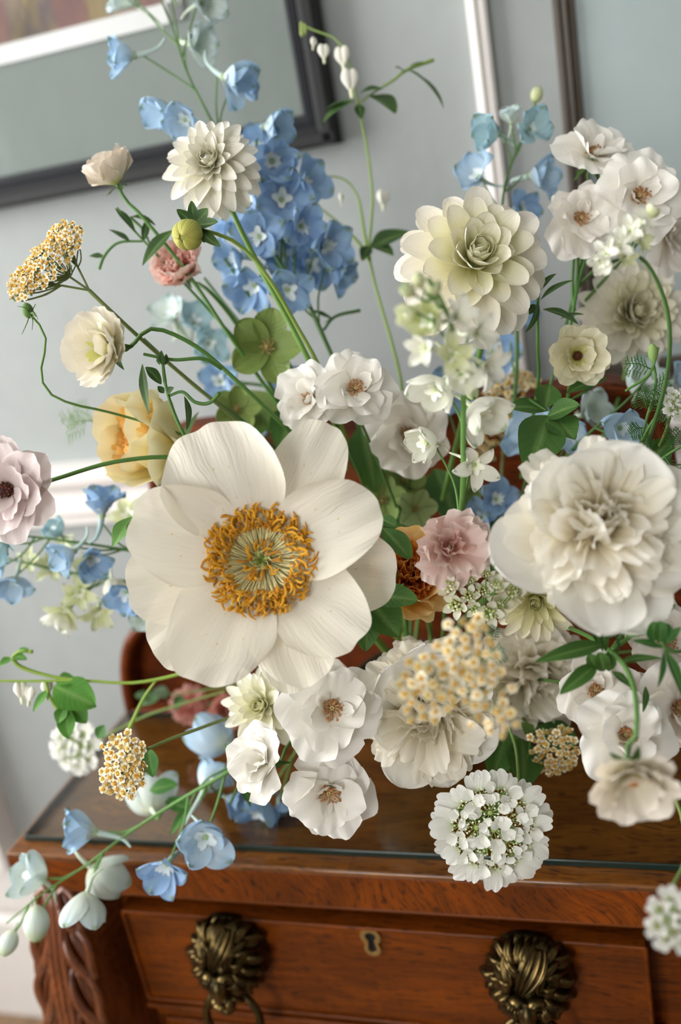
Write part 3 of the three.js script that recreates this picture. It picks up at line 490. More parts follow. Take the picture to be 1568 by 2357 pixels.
// ---- loose white spray roses
const ROSE = some(3, (s) => { reseed(300 + s); const c = [['#f0ecd8', '#f5f2ea', '#f7f5f0'], ['#f0e8d6', '#f4efe6', '#f6f2ec'], ['#f0e9d6', '#f4efe4', '#f6f2ea']][s]; return { out: some(4, () => petalGeo({ L: 1, W: rr(1.0, 1.2), um: 0.8, b: 0.26, tr: 0.34, nu: 14, nv: 14, cup: rr(0.4, 0.8), cup1: rr(-0.3, 0.3), th: [0.25, rr(-0.9, 0.0), 1.4], ruf: rr(0.08, 0.14), rf: rr(0.9, 1.8), jag: 0.012, edge: 0.08, cols: c, lean: 0.14 })), mid: some(4, () => petalGeo({ L: 0.8, W: rr(0.75, 0.95), um: 0.8, b: 0.26, tr: 0.34, nu: 12, nv: 12, cup: rr(0.6, 1.0), cup1: rr(-0.2, 0.4), th: [0.3, rr(-0.6, 0.3), 1.4], ruf: rr(0.1, 0.17), rf: rr(0.9, 1.8), edge: 0.09, cols: c, lean: 0.16 })), inn: some(3, () => petalGeo({ L: 0.5, W: rr(0.3, 0.46), um: 0.8, b: 0.25, tr: 0.3, nu: 9, nv: 8, cup: 0.9, th: [0.1, 0.5, 1.4], ruf: 0.12, rf: 1.5, cols: c, lean: 0.2 })) }; });
const ROSESTAMEN = some(8, (i) => { reseed(350 + i); const o = rr(0.10, 0.26), h = rr(0.12, 0.22), s = rr(-0.03, 0.03); return merge([paint(sweep([V3(0.02, 0, 0), V3(o * 0.5, h * 0.7, s * 0.3), V3(o, h, s)], 0.007, 6, 4), C('#d9b184')), blob(o, h, s, 0.028, 0.02, 0.02, ['#a8703c', '#b98450', '#96602e'][i % 3], 7, 5)]); });
function rose([x, y, d], dir, rp, o, label, group, seed, way) {
  reseed(seed);
  const t = thing('spray_rose', label, 'rose', at(x, y, d), group), F = headFrame(dir), R = px(rp, d), S = mul(F, SC(R)), k = ROSE[o.tone ?? 0], op = o.open ?? 1;
  whorl(t, 'petal', k.out, petalMat, S, 6, { tilt: mix(0.85, 0.12, op), az0: rr(0, 6), r0: 0.06, y0: -0.05, jt: 0.16, jr: 0.22, ja: 0.3, js: 0.1 });
  whorl(t, 'petal', k.mid, petalMat, S, 5, { tilt: mix(1.05, 0.42, op), az0: rr(0, 6), r0: 0.05, y0: 0, jt: 0.22, jr: 0.25, ja: 0.35, js: 0.12 });
  whorl(t, 'inner_petal', k.inn, petalMat, S, o.inn ?? 3, { tilt: mix(1.3, 0.75, op), az0: rr(0, 6), r0: 0.1, y0: 0.02, ja: 0.5, jt: 0.25 });
  if (!o.bare) { for (let i = 0; i < 56; i++) part(t, 'stamen', ROSESTAMEN[i % 8], tinyMat, mul(S, T(0, 0.01, 0), RY(i * 2.4 + rr(-0.2, 0.2)), SC(rr(0.7, 1.2)))); part(t, 'pistil', merge(some(7, (i) => blob(0.03 * Math.cos(i), 0.12 + 0.01 * (i % 3), 0.03 * Math.sin(i), 0.02, 0.04, 0.02, '#d8c48a', 6, 5))), tinyMat, S); }
  for (let i = 0; i < 5; i++) part(t, 'sepal', SEPAL, leafMat, mul(S, RY(i * 1.256), T(0.03, -0.12, 0), RZ(-0.35)));
  part(t, 'hip', paint(new THREE.SphereGeometry(0.1, 10, 8), C(GREEN[0])), stemMat, mul(S, T(0, -0.14, 0)));
  stemPart(t, F, way, 0.0011, 0.0015, GREEN[1], R * 0.22);
}
reseed(390);
const SEPAL = petalGeo({ L: 0.6, W: 0.16, p: 1.2, um: 0.3, cols: [GREEN[0], GREEN[1]], th: [0, -0.5, 1] });
// ---- butterfly ranunculus: waxy cupped petals round a dark heart
function ranunculus([x, y, d], dir, rp, o, label, seed, way) {
  reseed(seed);
  const t = thing('ranunculus', label, 'ranunculus', at(x, y, d)), F = headFrame(dir), R = px(rp, d), S = mul(F, SC(R)), c = o.cols;
  const A = some(4, () => petalGeo({ L: 1.05, W: rr(0.85, 1.05), um: 0.8, b: 0.25, tr: 0.3, nu: 13, nv: 11, cup: 0.8, cup1: 0.6, th: [0.0, o.curl ?? 0.6, 1.2], ruf: 0.06, rf: 1.8, edge: 0.05, jag: 0.012, cols: c, lean: 0.08 })), B = some(4, () => petalGeo({ L: 0.8, W: rr(0.55, 0.8), um: 0.8, b: 0.25, tr: 0.3, nu: 11, nv: 9, cup: 0.9, cup1: 0.5, th: [0.1, (o.curl ?? 0.6) + 0.2, 1.2], ruf: 0.08, rf: 1.6, edge: 0.05, cols: c, lean: 0.1 }));
  const op = o.open ?? 0.5;
  whorl(t, 'petal', A, waxMat, S, 6, { tilt: mix(0.75, 0.1, op), az0: rr(0, 6), r0: 0.06, y0: -0.12, jt: 0.1 });
  whorl(t, 'petal', A, waxMat, S, 6, { tilt: mix(0.95, 0.3, op), az0: rr(0, 6), r0: 0.06, y0: -0.06, jt: 0.12, js: 0.08 });
  whorl(t, 'petal', B, waxMat, S, 5, { tilt: mix(1.1, 0.55, op), az0: rr(0, 6), r0: 0.07, y0: 0, jt: 0.15 });
  if (o.lip) whorl(t, 'inner_petal', some(2, () => petalGeo({ L: 0.42, W: 0.3, um: 0.7, b: 0.3, tr: 0.3, cols: o.lip, cup: 0.8, th: [0.1, 0.3, 1] })), waxMat, S, 5, { tilt: 0.7, r0: 0.1, y0: 0.05 });
  part(t, 'heart', merge([blob(0, 0.12, 0, 0.13, 0.16, 0.13, o.eye ?? '#4a1f10', 14, 10), ...some(30, (i) => { const a = i * 2.4, q = Math.sqrt((i + 1) / 30); return blob(Math.cos(a) * 0.15 * q, 0.27 - 0.16 * q * q, Math.sin(a) * 0.15 * q, 0.022, 0.04, 0.022, i % 3 ? (o.eye2 ?? '#6a2f18') : (o.eye ?? '#351208'), 5, 4); })]), tinyMat, S);
  for (let i = 0; i < 5; i++) part(t, 'sepal', SEPAL, leafMat, mul(S, RY(i * 1.256), T(0.03, -0.2, 0), RZ(0.1), SC(0.8, 1, 1.6)));
  stemPart(t, F, way, 0.0014, 0.0017, o.stem ?? '#55803a', R * 0.25);
}
// ---- globes and ruffled cups of many petals
function fullCup([x, y, d], dir, rp, o, name, label, cat, seed, way) {
  reseed(seed);
  const t = thing(name, label, cat, at(x, y, d)), F = headFrame(dir), R = px(rp, d), S = mul(F, SC(R));
  const outer = some(4, () => petalGeo({ L: 1.25, W: rr(1.0, 1.3) * (o.wide ?? 1), um: 0.75, b: 0.3, tr: o.tr ?? 0.3, nu: 16, nv: 18, cup: 0.7, cup1: 0.45, th: [-0.1, o.outCurl ?? 1.1, 1.0], ruf: o.ruf ?? 0.04, rf: o.rf ?? 1.8, jag: o.jag ?? 0.01, cols: o.out, lean: 0.08 }));
  const inner = some(6, () => petalGeo({ L: rr(0.75, 0.95), W: rr(0.45, 0.75) * (o.wide ?? 1), um: 0.8, b: 0.3, tr: o.tr ?? 0.25, nu: 12, nv: 14, cup: 0.7, cup1: 0.2, th: [0.2, 0.7, 1.2], ruf: o.rufi ?? 0.1, rf: 2.2, jag: o.jag ?? 0.02, cols: o.inn, lean: 0.15 }));
  const ni = o.ni ?? 26;
  for (let i = 0; i < ni; i++) { const q = (i + 0.5) / ni, pol = mix(0.1, o.ipol ?? 0.95, Math.sqrt(q)); part(t, 'inner_petal', inner[i % 6], denseMat, mul(S, RY(i * 2.39996 + rr(-0.3, 0.3)), T(0.04 + 0.1 * q, -0.1, 0), RZ(Math.PI / 2 - pol + rr(-0.15, 0.15)), RX(rr(-0.6, 0.6)), SC(mix(0.8, 1.08, q) * rr(0.94, 1.06)))); }
  whorl(t, 'outer_petal', outer, petalMat, S, o.no ?? 5, { tilt: o.t1 ?? 0.5, az0: rr(0, 6), r0: 0.1, y0: -0.2, jt: o.jt ?? 0.12, jr: o.jr ?? 0.1, ja: 0.3 });
  whorl(t, 'outer_petal', outer, petalMat, S, o.no ?? 5, { tilt: o.t2 ?? 0.2, az0: rr(0, 6), r0: 0.1, y0: -0.26, jt: o.jt ?? 0.14, jr: o.jr ?? 0.1, ja: 0.3 });
  for (let i = 0; i < 5; i++) part(t, 'sepal', SEPAL, leafMat, mul(S, RY(i * 1.256), T(0.05, -0.36, 0), RZ(-0.1), SC(1, 1, 1.4)));
  stemPart(t, F, way, 0.0015, 0.0019, GREEN[1], R * 0.4);
}
// ---- delphinium and larkspur florets at unit size
const BLUES = { blue: ['#d0dce4', '#a3c2e2', '#95b9e0'], deep: ['#bccde0', '#93b4da', '#9dbde2'], sky: ['#e4ebde', '#c9deee', '#abcdec'], pale: ['#e8edd4', '#dfe9e2', '#d0e2e8'], teal: ['#d3dfc8', '#b7d2d8', '#a5cad8'], white: ['#e6e9c4', '#f1f1e4', '#f4f4ec'], lime: ['#c8d48e', '#dfe4b4', '#eef0d8'] };
const florets = {};
for (const [k, c] of Object.entries(BLUES)) {
  reseed(500 + k.length * 7 + k.charCodeAt(0));
  const slim = k === 'white' || k === 'lime';
  florets[k] = {
    sep: some(4, () => petalGeo({ L: 1, W: slim ? rr(0.5, 0.66) : rr(0.8, 0.98), um: 0.55, b: 0.2, p: slim ? 1.5 : 1.9, nu: 10, nv: 9, cup: 0.95, cup1: 0.6, th: [0.5, slim ? -0.5 : rr(-0.4, 0.6), 1.2], ruf: slim ? 0.07 : 0.11, rf: 1.7, edge: 0.06, cols: c, tipc: '#8fa678', lean: 0.1 })),
    bud: some(2, () => petalGeo({ L: 1.75, W: 1.0, um: 0.5, b: 0.3, p: 1.7, nu: 12, nv: 8, cup: 0.95, cup1: 1.0, th: [0.3, 2.6, 0.9], ruf: 0.02, cols: [c[0], c[1], '#c6d6ac'], tipc: '#a4b870' })),
    bell: some(4, () => petalGeo({ L: 1.5, W: 1.15, um: 0.58, b: 0.25, p: 2.0, nu: 12, nv: 10, cup: 0.9, cup1: 0.7, th: [0.25, rr(1.4, 1.9), 0.85], ruf: 0.06, rf: 1.6, cols: c, tipc: '#9fb88a', lean: 0.1 })),
    eye: merge([...some(4, (i) => { const g = petalGeo({ L: 0.42, W: 0.3, um: 0.7, b: 0.4, tr: 0.3, nu: 6, nv: 5, cup: 0.8, ruf: 0.1, cols: [slim ? '#dfe3b0' : '#dbe6e4', slim ? '#f4f4e8' : '#e8f0f2'], th: [0, -0.4, 1] }); g.applyMatrix4(mul(RY(i * 1.57 + 0.4), T(0.05, 0.05, 0), RZ(0.95))); return g; }),
      paint(sweep([V3(0, 0.05, 0), V3(-0.1, -0.35, 0), V3(-0.3, -0.8, 0.05), V3(-0.6, -1.0, 0.1)], (u) => 0.11 * (1 - 0.7 * u), 10, 7), C(c[1]).lerp(C('#a9c08a'), 0.4)), blob(0, 0.02, 0, 0.13, 0.13, 0.13, '#9db487', 8, 6)]),
  };
}
function floret(t, pos, dir, r, kind, open) { // open 1 wide, 0.5 half, 0 bud
  const k = florets[kind], F = mul(T(pos.x, pos.y, pos.z), headFrame(dir), RY(rr(0, 6)), SC(r)), e = part(t, open ? 'floret' : 'bud', k.eye, tinyMat, F), a0 = rr(0, 6), tilt = mix(1.25, 0.3, open);
  if (open > 0.65) for (let i = 0; i < 5; i++) part(e, 'sepal', k.sep[(i + t.children.length) % 4], petalMat, mul(RY(a0 + i * 1.2566 + rr(-0.12, 0.12)), T(0.07, 0, 0), RZ(tilt + rr(-0.12, 0.2)), RX(rr(-0.2, 0.2)), SC(rr(1.0, 1.18))));
  else if (open) for (let i = 0; i < 5; i++) part(e, 'sepal', k.bell[(i + t.children.length) % 4], petalMat, mul(RY(a0 + i * 1.2566 + rr(-0.12, 0.12)), T(0.04, -0.35, 0), RZ((open - 0.5) * -0.6 + rr(-0.1, 0.1)), RX(rr(-0.12, 0.12)), SC(rr(0.85, 1.0))));
  else for (let i = 0; i < 5; i++) part(e, 'sepal', k.bud[i % 2], petalMat, mul(RY(a0 + i * 1.2566), T(0.03, -0.7, 0)));
  return e;
}
function spike(name, label, cat, main, list, o = {}) {
  reseed(o.seed ?? 600);
  const P0 = at(...main[main.length - 1]), t = thing(name, label, cat, P0), pts = main.map((m) => at(...m).sub(P0)), curve = new THREE.CatmullRomCurve3(pts, false, 'centripetal'), samples = curve.getPoints(80);
  const gs = [paint(sweep(pts, (s) => mix(o.r0 ?? 0.0007, o.r1 ?? 0.0022, s), 40, 7), C(o.col ?? '#4c7238'))], sub = [];
  for (const [x, y, d, rp, dx, dy, dz, kind, open = 1] of list) {
    const p = at(x, y, d).sub(P0), dir = dirOf([dx, dy, dz]), r = px(rp * (o.grow ?? 1.25), d), back = p.clone().addScaledVector(dir, -r * 0.25);
    let bi = 0, bd = 1e9; samples.forEach((s, i) => { const q = s.distanceTo(back); if (q < bd) { bd = q; bi = i; } });
    const a = samples[Math.min(80, bi + (o.ahead ?? 9))];
    gs.push(paint(sweep([a, a.clone().lerp(back, 0.5).add(V3(0, -0.003, 0)).addScaledVector(dir, -bd * 0.15), back], (s) => mix(0.001, 0.0007, s) * (o.ped ?? 1), 10, 5), C(o.col ?? '#5b7f42')));
    sub.push([p, [dx, dy, dz], r, kind, open]);
  }
  part(t, 'stem', merge(gs), stemMat);
  for (const f of sub) floret(t, ...f);
  return t;
}
// ---- yarrow: flat heads of many tiny florets on branching stalks
const YARROW = some(6, (i) => { reseed(700 + i); const gs = [], hue = [['#f6eed4', '#ebc04c'], ['#f5eac6', '#e6b43e'], ['#f3e6ba', '#eec860']][i % 3];
  for (let k = 0; k < 5; k++) { const g = petalGeo({ L: 0.85, W: 0.85, um: 0.8, b: 0.4, tr: 0.25, nu: 4, nv: 4, cup: 0.5, th: [0.3, -0.4, 1], cols: [hue[0]], ruf: 0.05 }); g.applyMatrix4(mul(RY(k * 1.2566 + rr(-0.15, 0.15)), T(0.12, 0, 0), RZ(rr(-0.05, 0.35)))); gs.push(g); }
  for (let k = 0; k < 8; k++) { const a = k * 2.4, q = Math.sqrt((k + 0.3) / 8) * 0.4; gs.push(blob(Math.cos(a) * q, 0.28 + rr(0, 0.18), Math.sin(a) * q, 0.15, 0.22, 0.15, k % 4 === 3 ? '#d8a034' : hue[1], 5, 4)); }
  const stalk = sweep([V3(0, 0, 0), V3(0, -0.9, 0)], (u) => mix(0.36, 0.16, u), 3, 6); gs.push(paint(stalk, C('#8c9a5c'))); return merge(gs); });
function yarrow(lobes, dir, fl, label, seed, way, o = {}) { // lobes: [px, py, d, half width px, half height px]
  reseed(seed);
  const base = at(...lobes[0].slice(0, 3)), t = thing('yarrow', label, 'yarrow', base), F = headFrame(dir), up = V3(0, 1, 0).applyMatrix4(F), hub = at(...way[0]).sub(base), gs = [];
  for (const [x, y, d, rx, ry, turn = 0] of lobes) {
    const c = at(x, y, d).sub(base), r = px(fl, d), A = px(rx, d), B = px(ry, d), n = Math.round(1.75 * A * B / (r * r) * (o.dense ?? 1)), ends = [];
    for (let i = 0; i < n; i++) {
      const q = Math.sqrt((i + 0.5) / n), a = i * 2.39996, lx = Math.cos(a) * q * A, lz = Math.sin(a) * q * B, cx = lx * Math.cos(turn) - lz * Math.sin(turn), cz = lx * Math.sin(turn) + lz * Math.cos(turn);
      const p = V3(cx, -0.5 * q * q * Math.min(A, B) + rr(-0.6, 0.6) * r, cz).applyMatrix4(F).add(c);
      part(t, 'floret', YARROW[i % 6], tinyMat, mul(T(p.x, p.y, p.z), F, RY(rr(0, 6)), RZ(rr(-0.5, 0.5) - 0.4 * q * Math.cos(a)), RX(rr(-0.5, 0.5)), SC(r * rr(0.8, 1.15))));
      if (i % 5 === 0) ends.push(p.clone().addScaledVector(up, -r * 0.9));
    }
    const node = c.clone().lerp(hub, 0.6); gs.push(sweep([node, node.clone().lerp(hub, 0.5), hub], 0.0008, 6, 5));
    for (const e of ends) gs.push(sweep([e, e.clone().lerp(node, 0.5).addScaledVector(up, -0.002), node], 0.0005, 6, 4));
  }
  gs.push(sweep(way.map((w) => at(...w).sub(base)), 0.0014, 24, 6));
  part(t, 'stem', paint(merge(gs), C(o.stem ?? '#6f7f48')), stemMat);
}
// ---- white lace flowers: umbellets ringed by large two-lobed petals
const LACE = (() => { reseed(800); return { big: some(4, () => petalGeo({ L: 1, W: rr(0.7, 0.95), um: 0.7, b: 0.22, tr: 0.28, nu: 9, nv: 10, notch: rr(0.02, 0.16), cup: -0.2, cup1: rr(-0.2, 0.5), th: [0.25, rr(-0.5, 0.1), 1.2], ruf: 0.05, cols: ['#dfe6c8', '#f2f3ec', '#f5f5f0'], lean: 0.08 })), mid: some(3, () => petalGeo({ L: 0.34, W: rr(0.2, 0.3), um: 0.7, b: 0.3, tr: 0.25, nu: 6, nv: 5, notch: 0.18, cup: 0.6, th: [0.3, -0.2, 1], ruf: 0.08, cols: ['#eef0e0', '#f6f6f0'] })),
  heart: some(3, () => merge([...some(13, (i) => { const a = i * 2.4, q = 0.05 + Math.sqrt((i + 1) / 13) * 0.125; return blob(Math.cos(a) * q, 0.075 + rr(-0.015, 0.025), Math.sin(a) * q, 0.021, 0.021, 0.021, i % 5 === 0 ? '#c9d29a' : '#eef0de', 6, 5); }), ...some(10, (i) => paint(sweep([V3(0, -0.05, 0), V3(Math.cos(i * 0.63) * 0.09, 0.03, Math.sin(i * 0.63) * 0.09), V3(Math.cos(i * 0.63) * 0.17, 0.06, Math.sin(i * 0.63) * 0.17)], 0.01, 4, 4), C('#a3b676'))), blob(0, 0.02, 0, 0.05, 0.035, 0.05, '#a5b66a', 8, 6)])) }; })();
function lace([x, y, d], dir, rp, label, seed, way, nout = 11) {
  reseed(seed);
  const t = thing('lace_flower', label, 'lace flower', at(x, y, d)), F = headFrame(dir), R = px(rp, d), gs = [], hub = V3(0, -R * 0.7, 0).applyMatrix4(F);
  const cells = []; for (let i = 0; i < nout; i++) cells.push([i / nout * 6.283 + 0.2, 0.56, 1]); for (let i = 0; i < 5; i++) cells.push([i * 1.2566 + 0.5, 0.29, 0]); if (nout > 8) cells.push([0, 0.0, 0]);
  cells.forEach(([az, r, out], i) => {
    const M = mul(F, RY(az), T(R * r, -0.25 * r * r * R, 0), RZ(-0.5 * r)), e = part(t, 'umbellet', LACE.heart[i % 3], tinyMat, mul(M, SC(R * 0.95))), p = V3(0, 0, 0).applyMatrix4(M);
    if (out) for (const s of [-0.36, 0.36]) part(e, 'outer_petal', LACE.big[Math.floor(rnd() * 4)], petalMat, mul(RY(s + rr(-0.12, 0.12)), T(0.12, 0.03 + rr(-0.01, 0.02), 0), RZ(rr(-0.1, 0.35)), SC(rr(0.34, 0.49))));
    for (let k = 0; k < (out ? 4 : 5); k++) part(e, 'small_petal', LACE.mid[k % 3], petalMat, mul(RY(out ? [1.1, -1.1, 1.9, -1.9][k] : k * 1.2566 + rr(-0.2, 0.2)), T(0.15, 0.05, 0), RZ(rr(0.1, 0.6)), SC(rr(0.55, 0.9))));
    gs.push(sweep([hub, p.clone().lerp(hub, 0.4).addScaledVector(p, 0.05), p], 0.0005, 6, 5));
  });
  for (let k = 0; k < 4; k++) part(t, 'bract', petalGeo({ L: R * 0.75, W: R * 0.3, p: 1.5, cols: ['#9db06a', '#7f9c50'], th: [0.2, -0.3, 1] }), leafMat, mul(T(hub.x, hub.y, hub.z), F, RY(k * 1.6 - 0.5), RZ(0.5)));
  const pts = [hub, ...(way ? way.map((w) => at(...w).sub(t.position)) : [BOWL.clone().sub(t.position).multiplyScalar(0.5).add(V3(0, 0.02, -0.01)), BOWL.clone().sub(t.position)])];
  gs.push(sweep(pts, 0.0011, 18, 6)); part(t, 'stem', paint(merge(gs), C('#7f9a52')), stemMat);
}
// ---- leaves
function leafAt(t, A, B, wpx, n, o = {}) {
  const a = at(...A).sub(t.position), b = at(...B).sub(t.position), X = b.clone().sub(a), L = X.length(); X.normalize();
  const Y = dirOf(n ?? [0.1, 0.35, 0.9]); Y.addScaledVector(X, -Y.dot(X)).normalize();
  const M = new THREE.Matrix4().makeBasis(X, Y, X.clone().cross(Y)).setPosition(a), W0 = px(wpx, (A[2] + B[2]) / 2), bend = o.bend ?? 0.35;
  const c = o.cols ?? [GREEN[1], GREEN[3], GREEN[1]];
  const blade = (l, w) => petalGeo({ L: l, W: w, um: o.um ?? 0.42, b: 0.08, p: o.p ?? 1.35, nu: 14, nv: 8, fold: o.fold ?? 0.22, cup: 0.12, th: [bend * 0.6, -bend * 0.6, 1], ruf: o.ruf ?? 0.03, rf: 1.5, jag: o.jag ?? 0, cols: c, mid: '#7fa05a', lean: o.lean ?? 0.08 });
  if (!o.lobed) return part(t, o.name ?? 'leaf', blade(L, W0), leafMat, M);
  for (const [az, s, k] of [[0, 1, 1], [0.75, 0.72, 0.8], [-0.75, 0.72, 0.8]]) part(t, 'leaflet', blade(L * s, W0 * k), leafMat, mul(M, RY(az), T(az ? 0 : L * 0.02, 0, 0)));
}
function sprig(name, label, cat, stems, leaves, o = {}) {
  reseed(o.seed ?? 900);
  const s0 = stems[0] ?? [leaves[0][0], leaves[0][0]], base = at(...s0[s0.length - 1]), t = thing(name, label, cat, base);
  if (stems.length) part(t, 'stem', paint(merge(stems.map((s) => sweep(s.map((w) => at(...w).sub(base)), (u) => mix(o.r0 ?? 0.0008, o.r1 ?? 0.0013, u), 24, 6))), C(o.stem ?? '#4f7a35')), stemMat);
  for (const [A, B, w, n, q] of leaves) leafAt(t, A, B, w, n, { ...(o.leaf ?? {}), ...(q ?? {}) });
  return t;
}
// feathery leaf: a midrib with fine forked segments, one mesh
function feather(t, A, B, wpx, col = '#4f7f3a', nn = 9) {
  const a = at(...A).sub(t.position), b = at(...B).sub(t.position), gs = [], w = px(wpx, A[2]), ax = b.clone().sub(a).normalize(), side = ax.clone().cross(BACK).normalize();
  gs.push(sweep([a, a.clone().lerp(b, 0.5).addScaledVector(UP, 0.002), b], (u) => mix(0.0005, 0.00025, u), 10, 5));
  for (let i = 1; i < nn; i++) for (const s of [-1, 1]) {
    const u = i / nn, p = a.clone().lerp(b, u), l = w * Math.sin(Math.PI * (0.15 + 0.8 * u)) * rr(0.7, 1.1), e = p.clone().addScaledVector(side, s * l).addScaledVector(ax, l * 0.7).addScaledVector(BACK, rr(-0.3, 0.3) * l), m = p.clone().lerp(e, 0.55);
    gs.push(sweep([p, m, e], (q) => mix(0.0004, 0.0002, q), 5, 4));
    for (const k of [-1, 1]) gs.push(sweep([m, m.clone().lerp(e, 0.4).addScaledVector(side, k * l * 0.18), m.clone().lerp(e, 0.8).addScaledVector(side, k * l * 0.3)], 0.00028, 3, 4));
  }
  return part(t, 'feathery_leaf', paint(merge(gs), C(col)), stemMat);
}
// ---- bleeding hearts
function heartGeo() {
  const gs = []; for (const s of [-1, 1]) { const g = new THREE.SphereGeometry(1, 16, 12); const p = g.attributes.position; for (let i = 0; i < p.count; i++) { let x = p.getX(i), y = p.getY(i), z = p.getZ(i); const k = y < 0 ? 1 + y * 0.55 : 1; p.setXYZ(i, (x * 0.44 * k + 0.3 * k) * s, y * 0.85 + (y > 0 ? 0.06 : 0) - 0.02, z * 0.42 * k); } if (s < 0) { const ix = g.index.array; for (let i = 0; i < ix.length; i += 3) { const q = ix[i]; ix[i] = ix[i + 1]; ix[i + 1] = q; } } g.computeVertexNormals(); gs.push(paint(g, C('#f0eee2'))); }
  gs.push(paint(sweep([V3(0, -0.6, 0), V3(0, -0.95, 0), V3(0.02, -1.35, 0), V3(0.0, -1.5, 0)], (u) => 0.13 + 0.06 * Math.sin(u * 3.1), 10, 8), C('#e3e6c6')));
  gs.push(paint(sweep([V3(0, 0.75, 0), V3(0, 0.4, 0)], 0.06, 3, 5), C('#8fa850'))); return merge(gs);
}
const HEART = heartGeo();
function heart(t, x, y, d, rp, turn = 0, yaw = 0) { const p = at(x, y, d).sub(t.position), F = new THREE.Matrix4().makeBasis(RIGHT, UP, BACK), r = px(rp, d); return part(t, 'heart_flower', HEART, tinyMat, mul(T(p.x, p.y, p.z), F, RZ(turn), RY(yaw), SC(r))); }

// ---------------------------------------------------------------- the arrangement
{ // bowl that holds the stems
  const t = thing('flower_bowl', 'dark footed bowl hidden under the flowers on the cabinet', 'bowl', V3(BOWL.x, YT + 0.0056, BOWL.z));
  const prof = [[0, 0], [0.036, 0], [0.037, 0.004], [0.022, 0.012], [0.02, 0.022], [0.045, 0.04], [0.064, 0.062], [0.069, 0.082], [0.066, 0.083], [0.06, 0.064], [0.042, 0.046], [0, 0.04]].map(([a, b]) => new THREE.Vector2(a, b));
  part(t, 'vessel', new THREE.LatheGeometry(prof, 40), new THREE.MeshStandardMaterial({ color: C('#3b3a2c'), roughness: 0.5 }));
}
openPeony();
doublePeony([1378, 1205, 0.565], [0.0, 0.30, 0.95], 182, [[205, 1.5, 1.1, 2], [262, 1.52, 1.15, 6], [292, 1.45, 1.0, -4], [335, 1.4, 1.1, 4], [12, 1.35, 1.1, 12], [62, 1.3, 1.2, 30], [110, 1.2, 1.0, 34], [158, 1.25, 1.0, 26]],
  'big double white peony at right with a ruffled creamy yellow heart', 111, ['#f2dc84', '#f9f2dc', '#fbf8f0']);
doublePeony([990, 1640, 0.68], [0.02, 0.0, 1], 150, [[60, 1.4, 1.2, 30], [100, 1.45, 1.2, 26], [140, 1.4, 1.1, 28], [190, 1.1, 0.9, 20], [250, 1.25, 0.9, 8], [285, 1.2, 0.8, 10], [335, 1.2, 0.9, 14], [20, 1.1, 1, 20]],
  'double ivory peony low in the middle, half behind a blurred yarrow head', 112, ['#f2e49a', '#f7f1dc', '#f9f5ea']);
doublePeony([1225, 1555, 0.76], [0.15, -0.25, 0.95], 118, [[250, 1.5, 1.1, 0], [290, 1.5, 1.1, 0], [330, 1.35, 1, 8], [20, 1.2, 1, 20], [200, 1.3, 1, 10]],
  'shaded cream peony behind the blurred yarrow, under the pale yellow dahlia', 113, ['#f2e49a', '#f7f1dc', '#f9f5ea']);

dahlia([1092, 600, 0.665], [0.1, 0.2, 0.97], 166, 80, { w: 0.50, p: 2.15, um: 0.6, cin: ['#dfdf7c', '#eeedb4', '#f5f2d8'], cmid: ['#e6e38e', '#f3f0cc', '#f7f3e4'], cout: ['#efebbc', '#f5f0de', '#f7f2e8'], far: 1.95, heart: '#cfc678' }, 'large cream dahlia with a lime yellow heart at upper right', 121, [[1110, 760, 0.70], [1080, 900, 0.74], [1020, 1150, 0.80]]);
dahlia([485, 378, 0.70], [-0.12, 0.08, 1], 110, 92, { w: 0.46, p: 1.55, um: 0.5, cin: ['#e9e6b4', '#f2efd2', '#f5f2e4'], cmid: ['#eae7c0', '#f3f0e0', '#f6f3ea'], cout: ['#ece9cc', '#f3f0e2', '#f5f2e8'], far: 2.15, bend: -0.55, pw: 0.78, heart: '#dcd79a' }, 'white dahlia with pointed petals standing at upper left', 122, [[545, 510, 0.71], [600, 620, 0.72], [665, 740, 0.73], [720, 850, 0.74], [800, 1050, 0.8]]);
dahlia([1235, 1375, 0.685], [-0.2, -0.32, 0.92], 108, 58, { w: 0.34, p: 1.9, cin: ['#d9d78a', '#e4e1a4', '#ece9bc'], cmid: ['#dcd890', '#e9e5b4', '#efebc8'], cout: ['#e2deaa', '#ece7c6', '#f0ebd6'], far: 1.8, cupo: 1.2, cupt: 1.0 }, 'pale yellow dahlia tucked under the big double peony', 123);
dahlia([605, 1625, 0.715], [-0.3, 0.2, 0.93], 96, 66, { w: 0.36, p: 1.6, cin: ['#dcdc86', '#ecebb8', '#f1efd0'], cmid: ['#e4e3a4', '#f1efd4', '#f4f2e2'], cout: ['#eceac4', '#f3f1de', '#f5f3e6'], far: 1.9 }, 'pale cream dahlia behind the white roses at lower left of centre', 124);
dahlia([1458, 722, 0.80], [0.12, 0.05, 1], 116, 130, { w: 0.40, p: 1.9, pw: 1.15, cin: ['#d6d49a', '#e3dfb2', '#ece8c6'], cmid: ['#dcd9a6', '#e6e2c0', '#ece8d4'], cout: ['#e6e3c4', '#ece8d8', '#efebe0'], far: 1.7, bend: 0.0, cupt: 0.3, heart: '#8f8a50' }, 'blurred cream dahlia with a dense dark eyed centre at far right', 125, [[1440, 860, 0.83], [1350, 1100, 0.86]]);

